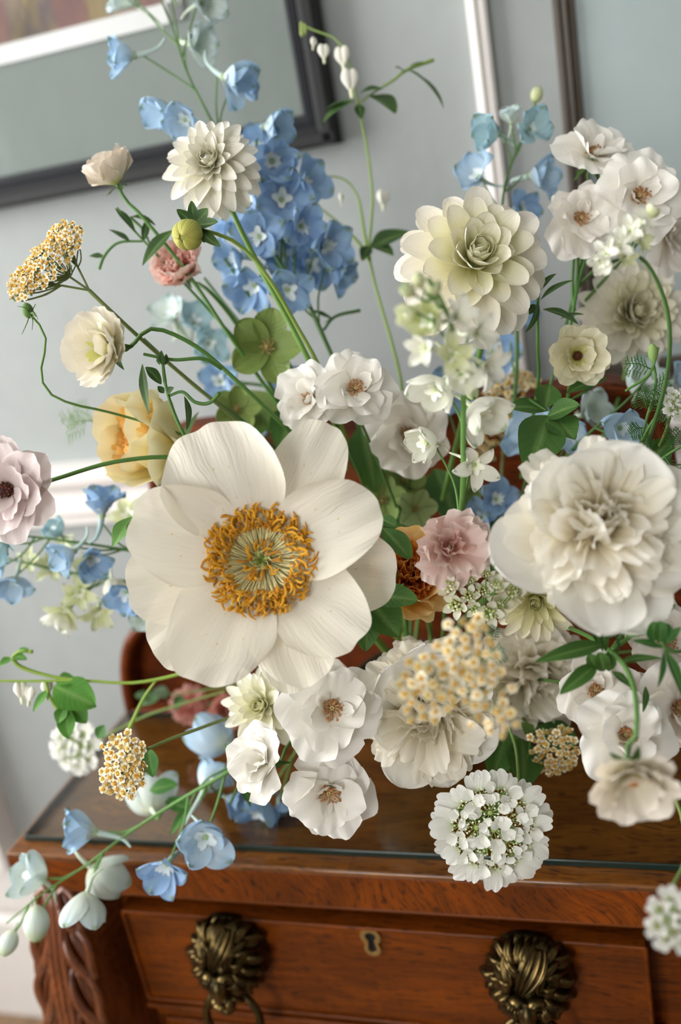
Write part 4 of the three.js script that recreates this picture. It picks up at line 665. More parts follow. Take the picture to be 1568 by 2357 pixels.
const RG = 'white spray roses in the arrangement';
rose([818, 897, 0.70], [0.1, 0.18, 0.97], 100, { tone: 0 }, 'open white rose above the big open peony, with a tawny centre', RG, 131);
rose([715, 920, 0.71], [-0.5, 0.1, 0.85], 84, { tone: 0, open: 0.7 }, 'white rose turned left, beside the rose above the open peony', RG, 132);
rose([940, 1002, 0.76], [0.0, 0.08, 1], 100, { tone: 1, inn: 7, open: 0.85 }, 'softly blurred shaded cream rose right of the big open peony', RG, 133);
rose([764, 1628, 0.66], [0.06, 0.1, 1], 120, { tone: 0 }, 'flat open white rose directly below the big open peony', RG, 134, [[800, 1640, 0.70], [900, 1560, 0.78]]);
rose([757, 1820, 0.675], [0.02, -0.12, 1], 112, { tone: 0, open: 0.85 }, 'lowest white rose, hanging over the wooden cabinet top', RG, 135, [[760, 1760, 0.70], [860, 1640, 0.78]]);
rose([608, 1755, 0.665], [-0.45, 0.35, 0.7], 92, { tone: 0, open: 0.45, bare: true }, 'half closed white rose seen from its side at lower left', RG, 136, [[660, 1720, 0.69], [800, 1600, 0.78]]);
rose([1365, 362, 0.735], [0.05, 0.7, 0.7], 100, { tone: 0, open: 0.8 }, 'topmost white rose of the cluster at upper right, tilted up', RG, 137, [[1360, 450, 0.75], [1330, 640, 0.77], [1300, 760, 0.78], [1200, 1150, 0.82]]);
rose([1468, 455, 0.71], [0.0, 0.06, 1], 104, { tone: 0, inn: 4 }, 'widest white rose of the upper right cluster, facing forward', RG, 138, [[1440, 540, 0.74], [1330, 660, 0.77]]);
rose([1336, 505, 0.725], [0.05, 0.04, 1], 90, { tone: 1, inn: 4 }, 'left white rose of the upper right cluster with tawny stamens', RG, 139, [[1330, 600, 0.76], [1325, 680, 0.77]]);
rose([1535, 545, 0.77], [0.55, -0.25, 0.7], 92, { tone: 1, open: 0.8, bare: true }, 'shaded rose at the right edge of the upper right cluster', RG, 140, [[1450, 580, 0.79], [1340, 700, 0.8]]);
rose([1437, 1690, 0.60], [0.0, 0.2, 0.97], 112, { tone: 0, open: 0.9 }, 'white rose at lower right behind the nodding cream flower', RG, 141, [[1430, 1620, 0.66], [1250, 1560, 0.76]]);
rose([1372, 1590, 0.645], [-0.25, 0.3, 0.9], 92, { tone: 1, open: 0.85 }, 'white rose partly behind long green leaves at lower right', RG, 142, [[1340, 1580, 0.68], [1200, 1560, 0.78]]);
rose([1556, 1628, 0.62], [0.15, 0.12, 0.95], 98, { tone: 1 }, 'white rose cut by the right edge near the nodding flower', RG, 143, [[1480, 1600, 0.68], [1250, 1560, 0.78]]);
rose([1535, 1475, 0.68], [0.0, 0.15, 1], 98, { tone: 1 }, 'shaded white rose behind the green buds at the right edge', RG, 144, [[1450, 1500, 0.74], [1200, 1500, 0.8]]);
rose([1462, 1625, 0.65], [0.1, 0.35, 0.9], 84, { tone: 1, bare: true }, 'white rose just above the rose behind the nodding flower', RG, 145, [[1400, 1620, 0.7], [1250, 1560, 0.78]]);

const cream = ['#dfe0a4', '#f0ead4', '#f4efe4'], waxy = ['#e0dfa8', '#efe9c6', '#f3eed6'], blush = ['#e6cfc8', '#ecdedd', '#f0e6e4'];
ranunculus([247, 802, 0.64], [-0.5, -0.12, 0.85], 106, { cols: cream, open: 0.62, curl: 0.7, lip: ['#c9d068', '#dfe08c'], eye: '#5a2a12' }, 'cream flower with a brown heart and lime throat at left', 151, [[345, 757, 0.65], [440, 790, 0.66], [560, 890, 0.68], [680, 1005, 0.72]]);
ranunculus([265, 415, 0.73], [-0.4, 0.8, 0.4], 80, { cols: ['#d8dc80', '#f0e6d2', '#f3e8da'], open: 0.5, curl: 0.9, lip: ['#c4cf5a', '#dde28a'], eye: '#a8b050', eye2: '#c0c468' }, 'small blush cream flower at upper left in front of the black frame', 152, [[300, 470, 0.735], [350, 525, 0.74], [440, 640, 0.75], [520, 760, 0.76], [640, 930, 0.79]]);
ranunculus([18, 1128, 0.64], [-0.05, -0.02, 1], 126, { cols: blush, open: 0.75, curl: 0.3, eye: '#3a1410', eye2: '#7a4420' }, 'pale pink flower with a dark heart at the left edge', 153, [[135, 1100, 0.66], [270, 1062, 0.67], [420, 1056, 0.69], [540, 1120, 0.73]]);
ranunculus([1327, 820, 0.70], [0.06, -0.08, 1], 74, { cols: waxy, open: 0.75, curl: 0.35, lip: ['#c9cc6a', '#dfdd90'], eye: '#4a2010', eye2: '#7a4018' }, 'pale yellow cupped flower with a brown heart at right', 154, [[1310, 900, 0.73], [1250, 1100, 0.79]]);
ranunculus([1455, 1782, 0.505], [-0.08, -0.5, 0.8], 118, { cols: ['#e9e2ba', '#f1ead8', '#f5eee2'], open: 0.4, curl: 0.1, lip: ['#d8d888', '#e9e6b8'], eye: '#b4722c', eye2: '#c98a3c' }, 'blurred cream flower nodding in front at lower right', 155, [[1463, 1700, 0.51], [1464, 1610, 0.53], [1440, 1535, 0.56], [1380, 1480, 0.6], [1300, 1440, 0.7]]);
fullCup([415, 617, 0.76], [-0.3, 0.3, 0.9], 64, { out: ['#f0bfae', '#f4cdc0', '#f8e2da'], inn: ['#ec9f8a', '#f2b8a8', '#f8dcd2'], ni: 34, ruf: 0.08, rufi: 0.16, jag: 0.03, ipol: 1.3 }, 'pink_ranunculus', 'ruffled salmon pink globe flower below the green dahlia bud', 'ranunculus', 161, [[470, 660, 0.77], [540, 740, 0.78], [660, 960, 0.80]]);
fullCup([1040, 1262, 0.63], [0.05, 0.0, 1], 78, { out: ['#ecc8bc', '#f2dad3', '#f5e4de'], inn: ['#e8b6a6', '#f1d0c6', '#f5e0d9'], ni: 5, no: 4, ruf: 0.13, rufi: 0.17, jag: 0.014, t1: 0.85, t2: 0.4, outCurl: 0.2, ipol: 0.7, wide: 1.6, tr: 0.26, rf: 2.8, jt: 0.3, jr: 0.4 }, 'lisianthus', 'frilled pale pink lisianthus between the two large peonies', 'lisianthus', 162);
fullCup([378, 1018, 0.74], [-0.66, 0.12, 0.7], 146, { out: ['#efd872', '#f3e6a4', '#f5eecb'], inn: ['#f0a24a', '#f6c070', '#f8d68c'], ni: 30, ruf: 0.05, rufi: 0.16, t1: 0.95, t2: 0.6, outCurl: 0.7, ipol: 0.8 }, 'garden_rose', 'pale yellow garden rose with an apricot heart facing left', 'rose', 163);
fullCup([945, 1325, 0.695], [0.05, 0.3, 0.95], 112, { out: ['#edb850', '#f3cc78', '#f6dfa8'], inn: ['#e48a28', '#f0a040', '#f5be68'], ni: 34, ruf: 0.05, rufi: 0.18, t1: 0.7, t2: 0.4, outCurl: 0.9, ipol: 1.1 }, 'garden_rose', 'deep apricot orange garden rose behind the pink lisianthus', 'rose', 164);
fullCup([440, 1625, 1.0], [-0.2, 0.3, 0.9], 46, { out: ['#e09a8c', '#e8b4a8', '#efcac0'], inn: ['#dc8a78', '#e6a898', '#efc4b8'], ni: 14, ruf: 0.14, rufi: 0.2, jag: 0.03 }, 'pink_blossom', 'blurred coral pink blossom by the back board at lower left', 'blossom', 165, [[560, 1590, 0.98], [720, 1560, 0.92]]);
fullCup([520, 1640, 0.98], [0.2, 0.1, 0.9], 40, { out: ['#d98a78', '#e2a494', '#e9bcb0'], inn: ['#d07a60', '#dc9884', '#e8b8a8'], ni: 12, ruf: 0.14, rufi: 0.2, jag: 0.03 }, 'pink_blossom', 'second coral blossom, nearer the pale dahlia at lower left', 'blossom', 166, [[600, 1590, 0.96], [720, 1560, 0.92]]);

// delphinium spires
spike('delphinium', 'tall sky blue delphinium spire rising to the top left', 'delphinium', [[345, -60, 0.84], [395, 60, 0.83], [430, 165, 0.82], [475, 255, 0.81], [560, 420, 0.80], [640, 600, 0.80], [705, 690, 0.80], [765, 820, 0.81], [860, 1020, 0.84]], [
  [318, 12, 0.83, 52, -0.6, 0.2, 0.5, 'pale', 0.7], [392, -12, 0.82, 52, 0, 0.2, 0.9, 'pale', 0.8], [462, 8, 0.83, 50, 0.5, -0.3, 0.6, 'pale', 0.7], [312, 128, 0.81, 54, -0.85, -0.15, 0.3, 'sky', 0.75], [436, 100, 0.84, 54, 0.6, -0.2, 0.5, 'pale', 0.75],
  [515, 178, 0.81, 60, 0.75, -0.35, 0.3, 'sky', 0.7], [548, 196, 0.83, 40, 0.9, -0.2, 0.1, 'blue', 0.7], [395, 250, 0.80, 56, -0.6, -0.5, 0.5, 'sky', 0.7], [428, 275, 0.79, 46, -0.1, -0.5, 0.8, 'sky', 0.8], [610, 292, 0.80, 58, 0.7, -0.2, 0.4, 'sky', 0.8], [625, 372, 0.79, 58, 0.2, -0.2, 0.9, 'blue', 0.9], [690, 425, 0.80, 56, 0.7, 0.0, 0.6, 'blue', 0.9], [590, 350, 0.81, 50, 0.0, 0.2, 0.9, 'blue'],
  [648, 462, 0.79, 56, 0.1, 0.0, 1, 'deep'], [575, 470, 0.80, 54, -0.5, 0.0, 0.8, 'blue'], [690, 520, 0.79, 54, 0.4, -0.3, 0.8, 'deep', 0.8], [742, 565, 0.80, 60, 0.6, -0.3, 0.6, 'blue', 0.9], [760, 622, 0.81, 48, 0.7, -0.5, 0.3, 'blue', 0.8], [600, 545, 0.79, 54, -0.3, -0.2, 0.9, 'deep'], [555, 590, 0.80, 54, -0.6, -0.3, 0.6, 'blue', 0.9], [650, 590, 0.82, 52, 0.1, 0.1, 1, 'deep'], [588, 655, 0.80, 52, -0.3, -0.5, 0.7, 'deep', 0.9], [662, 665, 0.79, 54, 0.2, -0.5, 0.8, 'blue', 0.9], [712, 612, 0.82, 50, 0.4, -0.2, 0.8, 'deep'], [540, 525, 0.82, 42, -0.7, 0.2, 0.5, 'deep', 0.8]], { seed: 611 });
spike('delphinium', 'short pale blue delphinium with one bud, behind the cream dahlia', 'delphinium', [[1232, 225, 0.80], [1215, 290, 0.80], [1180, 370, 0.80], [1160, 440, 0.80], [1160, 560, 0.80], [1190, 760, 0.81], [1180, 1000, 0.84]], [
  [1236, 218, 0.80, 22, 0.2, 0.9, 0.3, 'lime', 0], [1148, 308, 0.80, 50, -0.6, -0.1, 0.5, 'teal', 0.75], [1178, 285, 0.81, 32, -0.2, 0.6, 0.5, 'pale', 0.7], [1216, 300, 0.79, 48, 0.25, -0.1, 0.9, 'teal', 0.8], [1105, 410, 0.80, 48, -0.5, 0.2, 0.7, 'sky', 0.9], [1218, 405, 0.80, 52, 0.7, -0.15, 0.5, 'sky', 0.75], [1196, 480, 0.82, 42, 0.4, -0.2, 0.8, 'blue', 0.9], [1130, 812, 0.86, 60, 0, 0.1, 1, 'deep'], [1195, 715, 0.85, 34, 0.5, 0, 0.8, 'blue']], { seed: 612 });
spike('delphinium', 'pale blue delphinium trailing left over the cabinet front edge', 'delphinium', [[15, 2125, 0.80], [100, 2055, 0.80], [200, 1990, 0.80], [285, 1925, 0.79], [400, 1850, 0.78], [520, 1780, 0.77], [600, 1730, 0.78], [760, 1640, 0.82]], [
  [20, 2170, 0.79, 34, -0.3, -0.9, 0.3, 'pale', 0], [84, 2125, 0.79, 46, 0.1, -0.9, 0.3, 'pale', 0], [84, 2018, 0.80, 56, -0.5, 0.3, 0.4, 'pale', 0.45], [195, 2078, 0.78, 56, 0.1, -0.85, 0.3, 'pale', 0.6], [228, 2010, 0.82, 58, 0.4, -0.4, -0.3, 'pale', 0.5], [222, 1915, 0.79, 60, -0.8, 0.1, 0.3, 'sky', 0.7], [348, 1850, 0.84, 60, -0.1, 0.2, -0.4, 'pale', 0.6], [388, 1985, 0.76, 58, -0.2, -0.35, 0.8, 'blue', 0.85], [474, 1925, 0.75, 62, 0.1, 0.05, 1, 'sky', 0.95], [470, 1820, 0.82, 58, 0.2, 0.3, -0.4, 'sky', 0.7], [505, 1705, 0.86, 58, -0.3, 0.1, -0.3, 'sky', 0.6], [600, 1860, 0.86, 50, -0.2, -0.5, 0.5, 'blue', 0.6], [645, 1868, 0.87, 40, 0.3, -0.5, 0.5, 'deep', 0.6], [520, 1835, 0.83, 36, 0.7, -0.2, 0.3, 'blue', 0.7]], { seed: 613, ahead: 7, ped: 1.3, col: '#5d8a40' });
spike('delphinium', 'blurred blue delphinium lying out to the left behind the open peony', 'delphinium', [[-60, 1225, 0.80], [80, 1236, 0.80], [190, 1250, 0.80], [330, 1272, 0.80], [520, 1300, 0.82], [760, 1380, 0.84]], [
  [235, 1188, 0.79, 56, 0.0, 0.9, 0.2, 'blue', 0.7], [172, 1268, 0.78, 48, -0.6, -0.4, 0.6, 'sky', 0.8], [205, 1282, 0.79, 48, 0.4, -0.3, 0.7, 'blue', 0.8], [15, 1255, 0.79, 50, -0.2, -0.3, 0.8, 'teal', 0.8], [35, 1332, 0.80, 46, 0.0, -0.5, 0.8, 'sky', 0.8], [-10, 1310, 0.8, 44, -0.4, -0.2, 0.8, 'sky', 0.8], [292, 1360, 0.80, 46, -0.1, -0.4, 0.9, 'blue', 0.9], [330, 1375, 0.8, 36, 0.3, -0.4, 0.8, 'deep', 0.8], [130, 1225, 0.82, 30, -0.3, 0.5, 0.5, 'teal', 0.6]], { seed: 614 });
spike('delphinium', 'blue delphinium with an open floret above the big double peony', 'delphinium', [[1500, 860, 0.74], [1440, 925, 0.73], [1370, 985, 0.74], [1300, 1060, 0.78], [1200, 1250, 0.82]], [
  [1425, 985, 0.71, 52, 0.1, -0.15, 1, 'sky', 0.9], [1345, 955, 0.80, 56, 0.3, 0.1, 0.8, 'pale', 0.8], [1480, 890, 0.78, 56, 0.2, 0.5, 0.5, 'pale', 0.6], [1320, 1000, 0.78, 50, -0.3, -0.2, 0.9, 'sky', 0.9], [1240, 985, 0.80, 54, -0.4, 0.1, 0.9, 'sky', 0.9], [1195, 1010, 0.82, 40, -0.5, -0.3, 0.8, 'sky', 0.8], [1550, 880, 0.8, 50, 0.5, 0.1, 0.7, 'sky', 0.8]], { seed: 615 });
spike('delphinium', 'blue delphinium deep behind the peonies at centre right', 'delphinium', [[1130, 1130, 0.82], [1120, 1220, 0.83], [1080, 1350, 0.85]], [[1140, 1150, 0.80, 46, 0.2, 0.1, 0.9, 'deep'], [1165, 1190, 0.82, 40, 0.5, -0.2, 0.8, 'deep'], [1110, 1190, 0.81, 38, -0.4, -0.1, 0.9, 'blue'], [1025, 915, 0.84, 52, 0.0, 0.2, 1, 'blue']], { seed: 616 });
spike('delphinium', 'scattered blurred blue delphinium behind the white roses, left of centre', 'delphinium', [[400, 720, 0.9], [440, 790, 0.9], [520, 870, 0.88], [640, 900, 0.86], [800, 1050, 0.85]], [[400, 735, 0.9, 44, -0.3, 0.4, 0.7, 'pale'], [445, 745, 0.9, 40, 0.3, 0.2, 0.8, 'teal'], [480, 790, 0.9, 42, 0.2, -0.3, 0.8, 'teal'], [510, 878, 0.87, 44, -0.3, -0.1, 0.9, 'blue'], [655, 888, 0.84, 42, 0.2, 0.1, 0.9, 'deep'], [585, 995, 0.82, 36, 0, 0.2, 0.9, 'sky']], { seed: 617 });
spike('larkspur', 'white larkspur spire standing in front between roses and dahlia', 'larkspur', [[985, 640, 0.49], [1020, 700, 0.50], [1050, 790, 0.535], [1066, 890, 0.575], [1067, 1000, 0.60], [1066, 1130, 0.63], [1050, 1280, 0.70]], [
  [938, 668, 0.49, 26, -0.7, 0.3, 0.5, 'lime', 0], [965, 645, 0.49, 22, -0.1, 0.9, 0.3, 'lime', 0], [1000, 665, 0.495, 24, 0.5, 0.6, 0.4, 'lime', 0], [945, 720, 0.5, 30, -0.8, -0.3, 0.4, 'lime', 0.3], [990, 740, 0.51, 46, -0.5, -0.1, 0.8, 'lime', 0.6], [1045, 735, 0.515, 46, 0.4, 0.3, 0.8, 'white', 0.7], [1090, 770, 0.525, 50, 0.6, 0.1, 0.7, 'white', 0.8], [985, 800, 0.53, 46, -0.6, -0.2, 0.7, 'white', 0.7], [1040, 815, 0.53, 48, 0.1, -0.2, 0.9, 'lime', 0.8], [1110, 838, 0.545, 52, 0.6, -0.3, 0.6, 'white', 0.7], [1060, 860, 0.55, 44, 0, -0.4, 0.8, 'white', 0.6],
  [1008, 892, 0.585, 54, -0.5, -0.55, 0.4, 'white', 0.6], [1102, 948, 0.60, 58, 0.5, -0.6, 0.4, 'white', 0.6], [1090, 1068, 0.62, 50, 0.25, -0.35, 0.9, 'white', 0.8], [985, 1018, 0.65, 46, -0.7, -0.2, 0.4, 'white', 0.5], [1087, 902, 0.60, 24, 0.2, -0.7, 0.4, 'lime', 0]], { seed: 621, r0: 0.0012, r1: 0.0024, col: '#5f8a42' });
spike('larkspur', 'small blurred white larkspur tip in front of the upper right roses', 'larkspur', [[1505, 488, 0.545], [1450, 545, 0.55], [1395, 605, 0.55], [1470, 590, 0.56], [1530, 690, 0.58], [1542, 800, 0.60], [1520, 930, 0.64], [1440, 1150, 0.72]], [[1500, 495, 0.545, 22, 0.3, 0.8, 0.4, 'lime', 0.3], [1475, 515, 0.545, 28, 0.4, 0.4, 0.8, 'white', 0.8], [1450, 535, 0.55, 32, -0.3, 0.3, 0.9, 'white'], [1468, 555, 0.55, 30, 0.5, -0.2, 0.8, 'lime', 0.8], [1428, 565, 0.55, 32, -0.2, 0.1, 1, 'white'], [1398, 585, 0.55, 30, -0.5, 0.1, 0.8, 'white'], [1440, 590, 0.552, 26, 0.2, -0.5, 0.8, 'lime', 0.7], [1385, 605, 0.55, 24, -0.4, -0.6, 0.6, 'white', 0.6]], { seed: 622, r0: 0.001, r1: 0.0018, ahead: 2 });
spike('larkspur', 'blurred greenish white larkspur lying left under the blue delphinium', 'larkspur', [[-30, 1275, 0.84], [80, 1300, 0.84], [200, 1325, 0.84], [330, 1345, 0.84], [560, 1400, 0.85]], [[160, 1395, 0.83, 44, -0.2, -0.7, 0.6, 'lime', 0.8], [140, 1425, 0.83, 34, -0.4, -0.8, 0.3, 'white', 0.6], [185, 1360, 0.83, 40, 0.1, -0.3, 0.9, 'lime', 0.9], [228, 1400, 0.83, 40, 0.2, -0.6, 0.7, 'lime', 0.8], [258, 1345, 0.82, 34, 0.3, -0.6, 0.5, 'white', 0.4], [120, 1310, 0.85, 34, 0, 0.3, 0.9, 'lime'], [150, 1265, 0.86, 30, -0.2, 0.5, 0.8, 'lime'], [70, 1290, 0.85, 28, -0.2, 0.2, 0.9, 'lime'], [200, 1310, 0.86, 32, 0.1, 0.2, 0.9, 'lime'], [335, 1415, 0.82, 34, -0.1, -0.5, 0.9, 'pale', 0.8], [300, 1190, 0.88, 40, -0.2, 0.4, 0.8, 'lime']], { seed: 623 });

// yarrow
yarrow([[92, 590, 0.63, 88, 42, 0.82], [45, 640, 0.63, 44, 34, 0.4], [140, 535, 0.635, 40, 38, 0.9]].map(([a, b, c, e, f, g]) => [a, b, c, e, f * 1.5, -g]), [-0.35, 0.38, 0.85], 9.5, 'golden yarrow head on a branching stem at the left edge', 711, [[205, 668, 0.645], [240, 702, 0.65], [330, 785, 0.66], [440, 880, 0.69], [600, 1010, 0.76]], { dense: 1.0 });
yarrow([[275, 1735, 0.66, 52, 50], [272, 1795, 0.66, 56, 46], [300, 1770, 0.662, 34, 60]], [-0.2, 0.12, 0.95], 12, 'pale yellow yarrow head in focus above the cabinet at lower left', 712, [[345, 1722, 0.68], [395, 1700, 0.69], [450, 1680, 0.70], [520, 1655, 0.72], [700, 1610, 0.78]], { dense: 0.85 });
yarrow([[1085, 1462, 0.495, 58, 48], [1030, 1520, 0.495, 50, 44], [960, 1560, 0.50, 46, 50], [985, 1620, 0.50, 66, 48], [1080, 1580, 0.495, 62, 54], [1120, 1530, 0.495, 46, 52], [1140, 1655, 0.49, 62, 40], [1170, 1585, 0.495, 22, 22]], [0.05, 0.1, 1], 15, 'large blurred cream and gold yarrow in front of the low peony', 713, [[1110, 1590, 0.52], [1130, 1540, 0.60], [1080, 1500, 0.75]], { dense: 0.6, stem: '#8a8a58' });
yarrow([[1285, 1745, 0.72, 56, 54], [1240, 1700, 0.72, 22, 20], [1290, 1690, 0.73, 26, 18]], [0.05, -0.2, 0.97], 10.5, 'ochre yarrow head hanging in the shade above the lace flower', 714, [[1230, 1690, 0.74], [1180, 1620, 0.78]], { dense: 0.85, stem: '#55602c' });
yarrow([[1195, 880, 0.84, 62, 44], [1150, 930, 0.84, 44, 52], [1120, 985, 0.85, 40, 50], [1110, 1040, 0.86, 30, 30]], [0.1, 0.4, 0.9], 11, 'blurred golden yarrow behind the white larkspur', 715, [[1160, 1010, 0.86], [1150, 1200, 0.87]], { dense: 0.8 });

// lace flowers and green umbel
lace([1136, 1910, 0.655], [-0.02, 0.02, 1], 134, 'white lace flower in front of the cabinet edge, over the frieze', 811, [[1180, 1850, 0.68], [1190, 1740, 0.72], [1150, 1620, 0.80]]);
lace([1556, 2120, 0.47], [0.1, 0.2, 0.9], 74, 'blurred white lace flower cut by the right edge, low over the drawer', 812, [[1540, 2060, 0.5], [1580, 1960, 0.56], [1560, 1850, 0.60], [1420, 1640, 0.74]], 8);
lace([170, 1722, 0.90], [-0.25, -0.1, 0.9], 66, 'blurred white lace flower beyond the corner of the cabinet', 813, [[230, 1700, 0.90], [330, 1650, 0.9], [520, 1590, 0.9]], 8);
lace([1562, 930, 0.64], [0.2, 0.2, 0.9], 42, 'bit of a white lace flower at the right edge', 814, [[1530, 1000, 0.68], [1450, 1150, 0.75]], 7);
{
  reseed(830);
  const t = thing('umbel', 'loose umbel of tiny green and white star flowers under the pink lisianthus', 'umbel', at(1095, 1375, 0.63)), hub = at(1110, 1430, 0.645).sub(t.position), gs = [sweep([hub, at(1130, 1500, 0.70).sub(t.position), at(1080, 1560, 0.80).sub(t.position)], 0.0011, 12, 6)];
  const pt = some(2, () => petalGeo({ L: 1.1, W: 0.9, um: 0.45, b: 0.3, p: 1.4, nu: 6, nv: 5, cup: 0.5, th: [0.2, 0.9, 1], cols: ['#d4dcae', '#f1f0de', '#f4f2e6'] }));
  const core = some(2, () => merge(some(10, (i) => { const a = i * 2.4, q = Math.sqrt((i + 0.5) / 10) * 0.5; return blob(Math.cos(a) * q, 0.25 + rr(-0.05, 0.1), Math.sin(a) * q, 0.13, 0.13, 0.13, i % 3 ? '#a9b970' : '#dfe2b8', 6, 5); })));
  for (const [x, y, r, dx, dy] of [[1038, 1352, 26, -0.5, 0.3], [1052, 1392, 28, -0.5, -0.2], [1080, 1372, 22, -0.1, 0.2], [1112, 1362, 22, 0.1, 0.5], [1142, 1350, 24, 0.2, 0.7], [1176, 1366, 28, 0.5, 0.5], [1150, 1392, 26, 0.3, 0], [1125, 1410, 30, 0, -0.2], [1095, 1402, 20, -0.2, -0.2], [1120, 1325, 18, 0, 0.9], [1085, 1338, 18, -0.2, 0.8], [1190, 1360, 20, 0.8, 0.3]]) {
    const p = at(x, y, 0.628 + rr(-0.006, 0.006)).sub(t.position), F = mul(T(p.x, p.y, p.z), headFrame([dx, dy, 0.75]), SC(px(r * 1.15, 0.63))), e = part(t, 'star_floret', core[Math.floor(rnd() * 2)], tinyMat, F);
    for (let k = 0; k < 5; k++) part(e, 'petal', pt[k % 2], waxMat, mul(RY(k * 1.2566 + rr(-0.1, 0.1)), T(0.3, 0, 0), RZ(rr(0, 0.2)), SC(0.85)));
    gs.push(sweep([p, p.clone().lerp(hub, 0.5).add(V3(0, -0.002, 0)), hub], 0.0005, 6, 4));
  }
  part(t, 'stem', paint(merge(gs), C('#6f9048')), stemMat);
}
// hellebores, buds, curling stems
function hellebore([x, y, d], dir, rp, label, seed, cols, way) {
  reseed(seed);
  const t = thing('hellebore', label, 'hellebore', at(x, y, d)), F = headFrame(dir), S = mul(F, SC(px(rp, d))), g = some(5, () => petalGeo({ L: 1.05, W: rr(0.82, 1.0), um: 0.55, b: 0.3, p: 1.8, nu: 12, nv: 10, cup: 0.5, th: [0.1, -0.1, 1], ruf: 0.05, cols, mid: '#6f8440' }));
  whorl(t, 'petal', g, leafMat, S, 5, { tilt: 0.25, az0: 1.35, jt: 0.1 });
  part(t, 'heart', merge([...some(22, (i) => { const a = i * 2.4, q = 0.1 + 0.16 * (i % 3) / 3; return paint(sweep([V3(0, 0, 0), V3(Math.cos(a) * q, 0.18, Math.sin(a) * q)], 0.015, 3, 4), C('#b9a070')); }), blob(0, 0.08, 0, 0.09, 0.12, 0.09, '#8a8040', 8, 6)]), tinyMat, S);
  stemPart(t, F, way, 0.0017, 0.002, GREEN[0], 0.008);
}
hellebore([618, 800, 0.77], [-0.12, -0.02, 1], 88, 'olive green hellebore above the white roses at centre left', 841, ['#66762f', '#6a7f38', '#758a40'], [[660, 900, 0.80], [800, 1080, 0.84]]);
hellebore([882, 1152, 0.79], [-0.1, 0.1, 1], 58, 'blurred light green hellebore right of the open peony', 842, ['#8aa258', '#93ac62', '#a0b870']);
hellebore([955, 1172, 0.78], [0.25, 0.0, 0.9], 52, 'second light green hellebore, nearer the pink lisianthus', 843, ['#9aae70', '#a2b67a', '#b0c48c']);
hellebore([930, 1110, 0.81], [0.1, 0.4, 0.9], 52, 'green hellebore under the shaded cream rose', 844, ['#7a8840', '#7c9048', '#8aa054']);
hellebore([1050, 1140, 0.84], [0.0, 0.1, 1], 60, 'green hellebore right behind the larkspur stem', 845, ['#7a8840', '#7c9048', '#8aa054']);
hellebore([545, 945, 0.80], [0.1, 0.3, 0.9], 58, 'olive green hellebore between yellow rose and white roses', 846, ['#7a8840', '#7c9048', '#8aa054']);
{ // dahlia bud
  reseed(851);
  const t = thing('dahlia_bud', 'round lime green dahlia bud with dark leafy bracts at upper left', 'bud', at(432, 540, 0.665)), F = headFrame([-0.25, -0.45, 0.85]), r = px(35, 0.665);
  for (let i = 0; i < 7; i++) part(t, 'folded_petal', petalGeo({ L: r * 3.05, W: r * 1.3, um: 0.5, b: 0.25, p: 1.9, nu: 16, nv: 8, cup: 0.75, cup1: 0.9, th: [0.0, 3.0, 1], cols: ['#9aa84c', '#b6ba5c', '#c8c468'] }), waxMat, mul(F, RY(i * 2.69), T(r * 0.02, -r * (0.97 + 0.02 * (i % 3)), 0), SC(0.97 + 0.025 * (i % 3))));
  part(t, 'core', blob(0, 0, 0, r * 0.9, r * 0.88, r * 0.9, '#a8b058', 16, 12), tinyMat, F);
  for (const [tx, ty, td, w] of [[408, 480, 0.672, 30], [437, 462, 0.675, 26], [478, 478, 0.672, 36], [503, 510, 0.662, 34], [502, 572, 0.655, 28], [470, 560, 0.675, 24]]) leafAt(t, [448, 516, 0.675], [tx, ty, td], w, [0.05, 0.3, 0.9], { um: 0.5, bend: -0.4, name: 'bract' });
  stemPart(t, F, [[480, 534, 0.675], [520, 545, 0.68], [570, 580, 0.69], [625, 650, 0.70], [680, 745, 0.72], [735, 845, 0.74], [810, 1050, 0.8]], 0.0013, 0.0019, '#7f9a44', r * 0.7);
}
{ // curling stem with a feathery bud
  const t = sprig('nigella_bud', 'thin curling green stem with a feathery bud at the left edge', 'bud', [[[68, 722, 0.66], [92, 750, 0.66], [107, 790, 0.66], [96, 835, 0.66], [96, 875, 0.66], [120, 910, 0.665], [175, 932, 0.67], [240, 946, 0.68], [420, 1000, 0.72], [600, 1080, 0.78]]], [], { seed: 861, r0: 0.0008, r1: 0.0011, stem: '#5c8038' });
  const gs = []; reseed(862); for (let i = 0; i < 13; i++) { const a = rr(0, 6.28), e = [62 + Math.cos(a) * rr(18, 34), 716 + Math.sin(a) * rr(14, 30) + (i < 4 ? 30 : 0), 0.66 + rr(-0.008, 0.008)]; gs.push(sweep([[68, 722, 0.66], [(68 + e[0]) / 2 + 4, (722 + e[1]) / 2 - 5, e[2]], e].map((w) => at(...w).sub(t.position)), (u) => mix(0.0006, 0.0002, u), 8, 4)); }
  part(t, 'bract', paint(merge(gs), C('#55783a')), stemMat); const p = at(64, 715, 0.66).sub(t.position); part(t, 'bud', blob(p.x, p.y, p.z, px(13, 0.66), px(18, 0.66), px(13, 0.66), '#5f7f40'), tinyMat);
}
{ const t = sprig('feathery_sprig', 'blurred pale green feathery leaf left of the yellow garden rose', 'leaves', [[[205, 968, 0.80], [300, 985, 0.81], [460, 1040, 0.82]]], [], { seed: 871, stem: '#83a468' }); reseed(872); feather(t, [205, 968, 0.80], [150, 985, 0.80], 42, '#8aac70', 7); feather(t, [215, 965, 0.80], [165, 945, 0.80], 34, '#8aac70', 7); }
